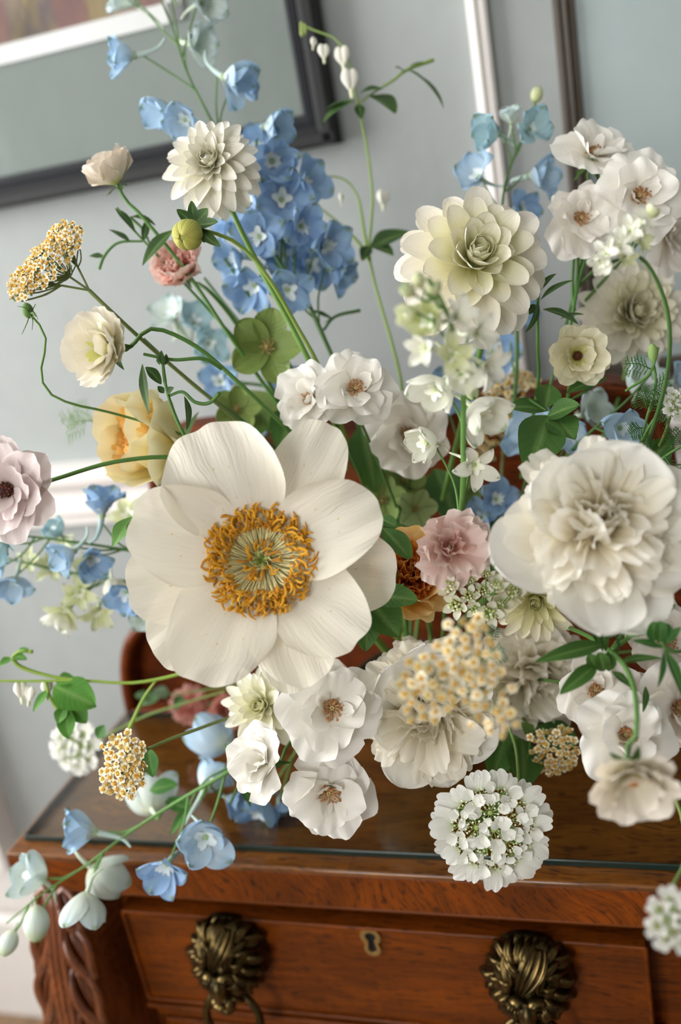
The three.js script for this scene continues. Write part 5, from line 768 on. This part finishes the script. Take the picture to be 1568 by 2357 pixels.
{
  const t = sprig('feathery_sprig', 'fine green feathery foliage above the big double peony at right', 'leaves', [[[1500, 815, 0.66], [1510, 880, 0.67], [1490, 960, 0.68], [1450, 1090, 0.72], [1350, 1250, 0.78]], [[1440, 900, 0.66], [1495, 860, 0.66], [1515, 800, 0.66]], [[1568, 905, 0.66], [1510, 960, 0.67], [1470, 1030, 0.69]], [[1600, 1010, 0.64], [1540, 1045, 0.66], [1440, 1120, 0.7]]], [], { seed: 873, stem: '#5c8a40', r0: 0.0009, r1: 0.0012 }); reseed(874);
  for (const [A, B, w] of [[[1500, 850, 0.66], [1435, 838, 0.65], 26], [[1490, 940, 0.67], [1470, 905, 0.66], 26], [[1495, 950, 0.67], [1530, 905, 0.66], 26], [[1480, 985, 0.67], [1450, 1000, 0.66], 22], [[1510, 930, 0.67], [1550, 960, 0.66], 30], [[1530, 1050, 0.65], [1560, 1110, 0.64], 34], [[1545, 1030, 0.65], [1568, 990, 0.64], 30], [[1500, 1040, 0.67], [1480, 1010, 0.66], 24], [[1540, 1060, 0.65], [1545, 1150, 0.64], 34], [[1500, 900, 0.67], [1545, 880, 0.67], 24]]) feather(t, A, B, w, '#3f7032', 8);
  const p = at(1503, 812, 0.66).sub(t.position); part(t, 'bud', blob(p.x, p.y, p.z, px(11, 0.66), px(22, 0.66), px(11, 0.66), '#8aa860'), tinyMat);
}
{ const t = sprig('feathery_sprig', 'blue green feathery scrap behind the big blurred yarrow', 'leaves', [[[1120, 1515, 0.60], [1150, 1480, 0.60]]], [], { seed: 875, stem: '#5f8a70', r0: 0.0005, r1: 0.0006 }); reseed(876); feather(t, [1115, 1520, 0.60], [1165, 1500, 0.60], 20, '#6f9a84', 7); feather(t, [1125, 1480, 0.6], [1140, 1440, 0.6], 18, '#4f7a50', 7); }
// bleeding hearts
{
  const t = sprig('bleeding_heart', 'white bleeding heart on an arching stem at top centre', 'bleeding heart', [
    [[696, 58, 0.86], [730, 72, 0.85], [768, 86, 0.85], [792, 108, 0.845], [810, 165, 0.845], [824, 240, 0.845], [848, 360, 0.845], [858, 470, 0.845], [850, 585, 0.845], [876, 700, 0.845], [908, 810, 0.845], [925, 890, 0.845], [930, 1050, 0.85]], [[824, 240, 0.845], [862, 212, 0.845], [905, 185, 0.845], [935, 162, 0.845], [998, 138, 0.85]], [[718, 465, 0.85], [770, 505, 0.85], [825, 558, 0.848], [850, 600, 0.845]], [[735, 405, 0.87], [790, 412, 0.87], [820, 445, 0.87], [838, 530, 0.86], [850, 600, 0.845]]],
    [[[818, 232, 0.845], [740, 285, 0.85], 44, [-0.3, 0.6, 0.6], { jag: 0.03, bend: 0.5 }], [[800, 235, 0.845], [752, 252, 0.85], 30, [0, 0.8, 0.5]], [[845, 222, 0.845], [908, 262, 0.83], 78, [0.3, 0.6, 0.6], { jag: 0.04, bend: 0.5 }], [[830, 215, 0.845], [880, 205, 0.84], 40, [0, 0.7, 0.6]], [[940, 160, 0.845], [985, 142, 0.85], 20, [0, 0.8, 0.5]], [[936, 160, 0.845], [1020, 248, 0.83], 46, [0.6, 0.6, 0.4], { jag: 0.03, bend: 0.5 }], [[930, 165, 0.845], [910, 155, 0.84], 22, [0, 0.7, 0.6]], [[826, 240, 0.845], [830, 275, 0.84], 26, [0, 0.2, 1]],
     [[852, 572, 0.845], [948, 535, 0.85], 58, [0.2, 0.7, 0.6], { jag: 0.03 }], [[856, 565, 0.845], [905, 590, 0.83], 44, [0.2, 0.5, 0.7]], [[848, 565, 0.845], [836, 602, 0.84], 30, [0, 0.3, 0.9]], [[712, 412, 0.87], [748, 395, 0.87], 30, [0, 0.6, 0.7], { cols: ['#7fa05a', '#6f9048', '#86a860'] }]],
    { seed: 881, r0: 0.0007, r1: 0.0017, stem: '#84a04a' });
  for (const [x, y, r, a, w] of [[745, 118, 19, 0.06, 0.2], [788, 128, 25, 0.12, -0.2], [806, 183, 29, 0.1, 0.3], [722, 97, 12, -0.1, 0.9]]) heart(t, x, y, 0.835, r, a, w);
  heart(t, 882, 455, 0.90, 20, 0, 0.4); heart(t, 786, 455, 0.88, 11, 0, 1.2);
  reseed(883); part(t, 'bud', merge(some(5, (i) => { const p = at(700 + i % 2 * 8 - 6, 58 + i * 4.5, 0.858).sub(t.position); return blob(p.x, p.y, p.z, 0.0016, 0.0032, 0.0016, '#a9bc6c', 8, 6); })), tinyMat);
}
{
  const t = sprig('bleeding_heart', 'low bleeding heart stem with green leaves reaching to the left edge', 'bleeding heart', [[[-20, 1567, 0.76], [70, 1568, 0.76], [180, 1566, 0.76], [300, 1572, 0.76], [370, 1562, 0.76], [450, 1540, 0.76], [600, 1480, 0.79]], [[190, 1566, 0.76], [110, 1555, 0.76], [40, 1530, 0.76], [28, 1512, 0.76]], [[28, 1512, 0.76], [45, 1500, 0.76], [75, 1500, 0.76]], [[360, 1565, 0.76], [332, 1605, 0.77], [310, 1650, 0.78], [292, 1690, 0.79]], [[105, 1570, 0.76], [118, 1610, 0.76], [140, 1640, 0.76]], [[180, 1570, 0.76], [190, 1600, 0.755], [165, 1625, 0.755]]],
    [[[30, 1512, 0.76], [62, 1518, 0.755], 26, [0, 0.7, 0.6], { jag: 0.05 }], [[28, 1515, 0.76], [-4, 1535, 0.755], 26, [-0.2, 0.7, 0.6]], [[40, 1503, 0.76], [66, 1492, 0.76], 18, [0, 0.7, 0.6]], [[125, 1580, 0.76], [215, 1630, 0.75], 92, [0.1, 0.5, 0.8], { jag: 0.05, um: 0.5 }], [[130, 1575, 0.762], [175, 1562, 0.765], 50, [0, 0.8, 0.5], { um: 0.5 }], [[150, 1625, 0.758], [160, 1700, 0.75], 44, [0, 0.2, 0.95], { um: 0.55, jag: 0.04 }], [[152, 1625, 0.758], [130, 1665, 0.75], 32, [-0.2, 0.2, 0.9], { um: 0.55 }], [[165, 1622, 0.76], [200, 1665, 0.757], 40, [0.2, 0.3, 0.9], { um: 0.55 }], [[112, 1588, 0.76], [78, 1640, 0.755], 26, [-0.4, 0.3, 0.8]]],
    { seed: 885, r0: 0.0011, r1: 0.0018, stem: '#8aa83e', leaf: { cols: ['#5f9a34', '#4a8428', '#5a9438'] } });
  for (const [x, y, r, a, w] of [[48, 1588, 22, 0.1, 0.5], [68, 1596, 20, -0.1, -0.4], [108, 1582, 20, 0, 0.8]]) heart(t, x, y, 0.765, r, a, w);
}
// leafy stems
sprig('foliage_sprig', 'twisting stem with narrow curled leaves below the brown hearted cream flower', 'leaves', [[[374, 830, 0.64], [380, 880, 0.645], [395, 935, 0.65], [430, 1012, 0.66], [500, 1100, 0.7]], [[330, 815, 0.64], [400, 828, 0.645], [470, 826, 0.65], [510, 848, 0.66]], [[392, 910, 0.648], [420, 902, 0.645], [450, 926, 0.645], [480, 928, 0.645], [505, 905, 0.64]]],
  [[[328, 838, 0.64], [341, 956, 0.635], 26, [-0.5, 0.1, 0.8], { bend: 0.1 }], [[335, 845, 0.64], [372, 885, 0.645], 30, [0.3, 0.4, 0.8]], [[378, 905, 0.645], [362, 890, 0.645], 16], [[424, 912, 0.645], [428, 992, 0.64], 22, [0.8, 0, 0.6], { bend: 0.7 }], [[385, 905, 0.645], [400, 890, 0.64], 18]], { seed: 891, r0: 0.001, r1: 0.0014 });
sprig('seed_bud', 'small green ribbed bud on the stem beside the cream flower at left', 'bud', [[[374, 822, 0.642], [376, 845, 0.645], [380, 880, 0.65]]], [[[374, 840, 0.64], [373, 806, 0.635], 16, [0, 0.2, 1], { name: 'bud_scale' }], [[368, 840, 0.64], [366, 814, 0.64], 14, [-0.6, 0.2, 0.7], { name: 'bud_scale' }], [[380, 840, 0.64], [382, 814, 0.64], 14, [0.6, 0.2, 0.7], { name: 'bud_scale' }]], { seed: 892 });
sprig('foliage_sprig', 'branching leafy stems under the small flower by the black frame', 'leaves', [[[270, 478, 0.75], [300, 520, 0.75], [360, 585, 0.755], [450, 680, 0.76], [560, 800, 0.78]], [[330, 555, 0.755], [270, 560, 0.755], [240, 590, 0.755], [228, 620, 0.755]], [[350, 575, 0.755], [330, 530, 0.755], [300, 500, 0.755]]],
  [[[265, 480, 0.75], [315, 535, 0.75], 22, [0.2, 0.6, 0.7]], [[300, 500, 0.75], [360, 520, 0.75], 22, [0, 0.7, 0.6], { bend: 0.8 }], [[300, 557, 0.755], [248, 530, 0.755], 20, [0, 0.7, 0.6]], [[398, 530, 0.73], [332, 615, 0.725], 42, [-0.3, 0.5, 0.8], { bend: 0.4 }], [[330, 555, 0.755], [345, 500, 0.755], 20], [[240, 591, 0.755], [205, 588, 0.755], 14]], { seed: 893 });
sprig('foliage_sprig', 'oval leaves around the orange garden rose', 'leaves', [[[930, 1345, 0.66], [880, 1370, 0.67], [840, 1390, 0.69], [850, 1480, 0.75]]],
  [[[880, 1215, 0.66], [940, 1290, 0.645], 56, [0.3, 0.3, 0.9], { um: 0.5, p: 1.8 }], [[868, 1192, 0.67], [912, 1212, 0.66], 36, [0.1, 0.5, 0.8], { um: 0.5, p: 1.8 }], [[852, 1372, 0.66], [962, 1385, 0.645], 64, [0.1, 0.5, 0.85], { um: 0.5, p: 1.7 }], [[838, 1372, 0.67], [918, 1468, 0.655], 96, [0.15, 0.3, 0.9], { um: 0.5 }], [[835, 1378, 0.675], [790, 1480, 0.67], 60, [-0.1, 0.3, 0.9], { um: 0.5 }], [[842, 1380, 0.68], [850, 1500, 0.675], 70, [0.0, 0.2, 0.95], { um: 0.5 }], [[885, 1290, 0.68], [905, 1350, 0.67], 40, [0.1, 0.2, 0.9], { um: 0.5 }]], { seed: 894, leaf: { cols: ['#4c7430', '#3e6627', '#4e7832'] } });
sprig('foliage_sprig', 'broad lobed green leaves above the left of the big double peony', 'leaves', [[[1265, 965, 0.68], [1240, 1000, 0.69], [1230, 1100, 0.74], [1180, 1300, 0.8]], [[1258, 945, 0.68], [1215, 918, 0.685]], [[1395, 870, 0.72], [1350, 900, 0.70], [1300, 930, 0.69], [1265, 965, 0.68]]],
  [[[1262, 958, 0.68], [1215, 1088, 0.64], 118, [0.0, 0.35, 0.9], { jag: 0.03, um: 0.5 }], [[1258, 962, 0.682], [1335, 935, 0.665], 62, [0.2, 0.5, 0.8], { jag: 0.04, um: 0.55 }], [[1262, 965, 0.68], [1330, 1010, 0.66], 84, [0.2, 0.4, 0.9], { jag: 0.04, um: 0.5 }], [[1262, 945, 0.685], [1165, 935, 0.68], 50, [-0.1, 0.6, 0.8], { jag: 0.05, um: 0.5 }], [[1255, 940, 0.69], [1270, 885, 0.70], 62, [0, 0.7, 0.6], { um: 0.5 }], [[1305, 905, 0.70], [1395, 870, 0.71], 42, [0.1, 0.7, 0.7], { jag: 0.05, um: 0.5 }], [[1470, 1090, 0.7], [1545, 1000, 0.69], 70, [0.1, 0.4, 0.9], { um: 0.5, jag: 0.03 }]], { seed: 895, leaf: { cols: ['#4c7430', '#3e6627', '#4e7832'] } });
sprig('foliage_sprig', 'narrow curled leaves right below the cream dahlia', 'leaves', [[[1245, 620, 0.69], [1238, 700, 0.69], [1238, 800, 0.70], [1240, 870, 0.72], [1200, 1100, 0.8]], [[1350, 590, 0.76], [1330, 660, 0.75], [1315, 740, 0.74], [1290, 830, 0.75]], [[1320, 595, 0.75], [1318, 660, 0.75], [1322, 715, 0.745]]],
  [[[1238, 690, 0.69], [1210, 768, 0.685], 24, [0.7, 0.1, 0.6], { bend: 0.6 }], [[1240, 672, 0.69], [1285, 630, 0.69], 20, [0, 0.7, 0.6], { bend: 0.8 }], [[1245, 690, 0.69], [1320, 645, 0.68], 24, [0.1, 0.7, 0.6], { bend: 0.5 }], [[1250, 712, 0.69], [1335, 745, 0.68], 30, [0.1, 0.6, 0.7], { bend: 0.5 }], [[1228, 690, 0.69], [1208, 668, 0.69], 18, [0, 0.5, 0.8]], [[1290, 735, 0.7], [1345, 722, 0.69], 24, [0.1, 0.7, 0.6]], [[1232, 700, 0.69], [1215, 725, 0.69], 20, [0.3, 0.3, 0.8]]], { seed: 896, r0: 0.0011, r1: 0.0015, stem: '#4f8038' });
sprig('leafy_bud', 'green bud ringed by long pointed leaves at lower right', 'leaves', [[[1385, 1522, 0.575], [1420, 1480, 0.59], [1440, 1440, 0.61], [1380, 1420, 0.66]], [[1410, 1495, 0.58], [1445, 1470, 0.585], [1480, 1440, 0.6]]],
  [[[1395, 1482, 0.58], [1232, 1532, 0.565], 42, [0, 0.55, 0.8], { bend: 0.4 }], [[1375, 1528, 0.575], [1292, 1602, 0.56], 44, [-0.2, 0.4, 0.85], { bend: 0.3 }], [[1440, 1468, 0.585], [1560, 1395, 0.575], 46, [0.0, 0.5, 0.8], { bend: 0.4 }], [[1388, 1500, 0.58], [1336, 1395, 0.60], 28, [0.2, 0.3, 0.9]], [[1395, 1500, 0.578], [1368, 1428, 0.575], 22, [0.3, 0.1, 0.9], { bend: 0.8 }], [[1415, 1512, 0.578], [1412, 1450, 0.575], 16, [0.7, 0.1, 0.6], { bend: 1.0 }], [[1425, 1525, 0.578], [1525, 1512, 0.57], 24, [0, 0.7, 0.6]], [[1400, 1470, 0.59], [1440, 1420, 0.6], 22], [[1408, 1545, 0.578], [1455, 1580, 0.575], 20, [0.3, 0.3, 0.8]], [[1486, 1580, 0.59], [1478, 1640, 0.585], 22, [0.4, 0, 0.9]], [[1375, 1540, 0.575], [1355, 1505, 0.572], 34, [-0.2, 0.1, 1], { name: 'bud_scale', um: 0.5, p: 2, bend: 0.8 }], [[1390, 1545, 0.573], [1378, 1500, 0.568], 36, [0, 0.1, 1], { name: 'bud_scale', um: 0.5, p: 2, bend: 0.8 }], [[1402, 1545, 0.575], [1400, 1502, 0.572], 32, [0.3, 0.1, 1], { name: 'bud_scale', um: 0.5, p: 2, bend: 0.8 }]],
  { seed: 897, r0: 0.0013, r1: 0.0015, leaf: { cols: ['#4c7430', '#3e6627', '#4e7832'] } });
sprig('leafy_bud', 'second green bud with narrow leaves at the right edge', 'leaves', [[[1515, 1452, 0.55], [1530, 1490, 0.55], [1560, 1500, 0.555], [1620, 1460, 0.6]]],
  [[[1530, 1495, 0.55], [1572, 1612, 0.54], 30, [0.4, 0.2, 0.9]], [[1528, 1500, 0.55], [1512, 1582, 0.545], 22, [0.5, 0.1, 0.8]], [[1525, 1490, 0.55], [1455, 1478, 0.548], 22, [0, 0.6, 0.7]], [[1530, 1482, 0.55], [1568, 1440, 0.545], 22, [0, 0.6, 0.7]], [[1506, 1475, 0.55], [1500, 1430, 0.546], 34, [-0.2, 0.1, 1], { name: 'bud_scale', um: 0.5, p: 2, bend: 0.8 }], [[1518, 1478, 0.548], [1516, 1428, 0.544], 34, [0, 0.1, 1], { name: 'bud_scale', um: 0.5, p: 2, bend: 0.8 }], [[1530, 1475, 0.55], [1530, 1434, 0.547], 30, [0.3, 0.1, 1], { name: 'bud_scale', um: 0.5, p: 2, bend: 0.8 }]], { seed: 898, r0: 0.0012, r1: 0.0014, leaf: { cols: ['#47803a', '#3a6e2e', '#47803a'] } });
sprig('foliage_sprig', 'thin dark stems with wisps of leaf right of the tall delphinium', 'leaves', [[[690, 560, 0.82], [705, 680, 0.81], [740, 770, 0.81], [775, 840, 0.82], [850, 1050, 0.86]], [[500, 570, 0.80], [560, 660, 0.80], [620, 760, 0.80], [690, 880, 0.82]], [[470, 640, 0.82], [545, 735, 0.82], [640, 850, 0.83]], [[745, 760, 0.81], [770, 730, 0.81], [830, 714, 0.81]], [[330, 780, 0.70], [450, 890, 0.72], [560, 970, 0.75], [640, 1040, 0.8]]], [[[720, 715, 0.81], [770, 735, 0.81], 12], [[745, 745, 0.81], [830, 714, 0.81], 14, [0, 0.8, 0.5]]], { seed: 899, r0: 0.0012, r1: 0.0016, stem: '#3f6a30' });
sprig('foliage_sprig', 'broad leaves deep between the roses and the big peonies', 'leaves', [],
  [[[830, 980, 0.80], [868, 1135, 0.78], 100, [0.1, 0.2, 0.95], { um: 0.5 }], [[690, 930, 0.80], [640, 1040, 0.77], 90, [-0.1, 0.2, 0.95], { um: 0.5 }], [[560, 900, 0.83], [640, 1010, 0.80], 90, [0, 0.4, 0.9], { um: 0.5, cols: ['#6a7a34', '#5f7430', '#6a8038'] }], [[620, 950, 0.82], [560, 1020, 0.80], 70, [-0.2, 0.4, 0.9], { um: 0.5 }], [[1000, 1080, 0.84], [1060, 1220, 0.80], 100, [0.1, 0.3, 0.95], { um: 0.5 }], [[960, 1120, 0.84], [900, 1230, 0.80], 100, [-0.1, 0.3, 0.95], { um: 0.5 }], [[1150, 1150, 0.84], [1180, 1300, 0.80], 100, [0.1, 0.3, 0.95], { um: 0.5 }], [[870, 1180, 0.82], [960, 1260, 0.78], 90, [0.2, 0.3, 0.9], { um: 0.5 }], [[1080, 1230, 0.80], [1150, 1330, 0.76], 80, [0.2, 0.3, 0.9], { um: 0.5 }], [[980, 1100, 0.86], [1080, 1180, 0.84], 120, [0.1, 0.3, 0.95], { um: 0.5 }]], { seed: 901, leaf: { cols: ['#4c7430', '#3e6627', '#4e7832'] } });
sprig('foliage_sprig', 'broad leaves under the ivory peony, above the lace flower', 'leaves', [[[1200, 1790, 0.72], [1220, 1720, 0.74], [1200, 1600, 0.8]]],
  [[[1165, 1690, 0.76], [1130, 1790, 0.73], 90, [-0.1, 0.3, 0.95], { um: 0.5 }], [[1200, 1700, 0.75], [1210, 1820, 0.71], 90, [0.1, 0.2, 0.95], { um: 0.5 }], [[1140, 1680, 0.77], [1180, 1780, 0.74], 90, [0.1, 0.3, 0.95], { um: 0.5 }], [[1230, 1680, 0.77], [1330, 1720, 0.75], 80, [0.1, 0.4, 0.9], { um: 0.5 }], [[1220, 1660, 0.78], [1280, 1640, 0.77], 60], [[1225, 1690, 0.74], [1200, 1660, 0.73], 30, [0, 0.3, 0.9], { cols: ['#7fa05a', '#6f9048'] }]], { seed: 902, leaf: { cols: ['#4c7430', '#3e6627', '#4e7832'] } });
sprig('foliage_sprig', 'small green leaves on the cabinet top among the trailing delphinium', 'leaves', [[[560, 1740, 0.80], [555, 1790, 0.80], [530, 1850, 0.79]], [[420, 1885, 0.80], [470, 1800, 0.80], [540, 1760, 0.8]]],
  [[[345, 1820, 0.83], [410, 1808, 0.83], 46, [0, 0.7, 0.6], { um: 0.5 }], [[380, 1840, 0.84], [440, 1870, 0.83], 40, [0.1, 0.6, 0.7], { um: 0.5 }], [[545, 1770, 0.79], [575, 1860, 0.78], 22, [0.3, 0.3, 0.9]], [[440, 1850, 0.79], [395, 1925, 0.775], 24, [-0.3, 0.3, 0.9]], [[340, 1720, 0.74], [352, 1790, 0.73], 40, [0.1, 0.3, 0.9], { um: 0.5 }], [[225, 1700, 0.78], [240, 1668, 0.78], 30, [0, 0.5, 0.8], { um: 0.5 }]], { seed: 903, leaf: { cols: ['#4f8a38', '#3f7430', '#4f8a38'] } });
sprig('foliage_sprig', 'pale green leaf pair at the left shoulder of the open peony', 'leaves', [[[310, 1190, 0.70], [340, 1200, 0.70], [500, 1260, 0.74]]], [[[305, 1190, 0.70], [258, 1258, 0.69], 42, [-0.2, 0.4, 0.85], { jag: 0.04, um: 0.5 }], [[308, 1195, 0.70], [306, 1240, 0.69], 30, [0.2, 0.3, 0.9], { um: 0.5 }]], { seed: 904, leaf: { cols: ['#6f9f50', '#5f9044', '#7aa85a'] } });
sprig('foliage_sprig', 'blurred grey green sprig by the back board at lower left', 'leaves', [[[380, 1600, 0.98], [460, 1590, 0.97], [620, 1560, 0.94]]], [[[370, 1600, 0.98], [320, 1622, 0.98], 30, [0, 0.5, 0.8]], [[350, 1605, 0.98], [310, 1600, 0.98], 26, [0, 0.5, 0.8]], [[390, 1598, 0.98], [350, 1590, 0.97], 30, [0, 0.5, 0.8], { cols: ['#8aa888', '#9ab898'] }], [[420, 1600, 0.98], [400, 1635, 0.97], 28, [0, 0.3, 0.9]]], { seed: 905, leaf: { cols: ['#5f8058', '#4a6c40', '#5f8058'] } });
renderer.render(scene, camera);
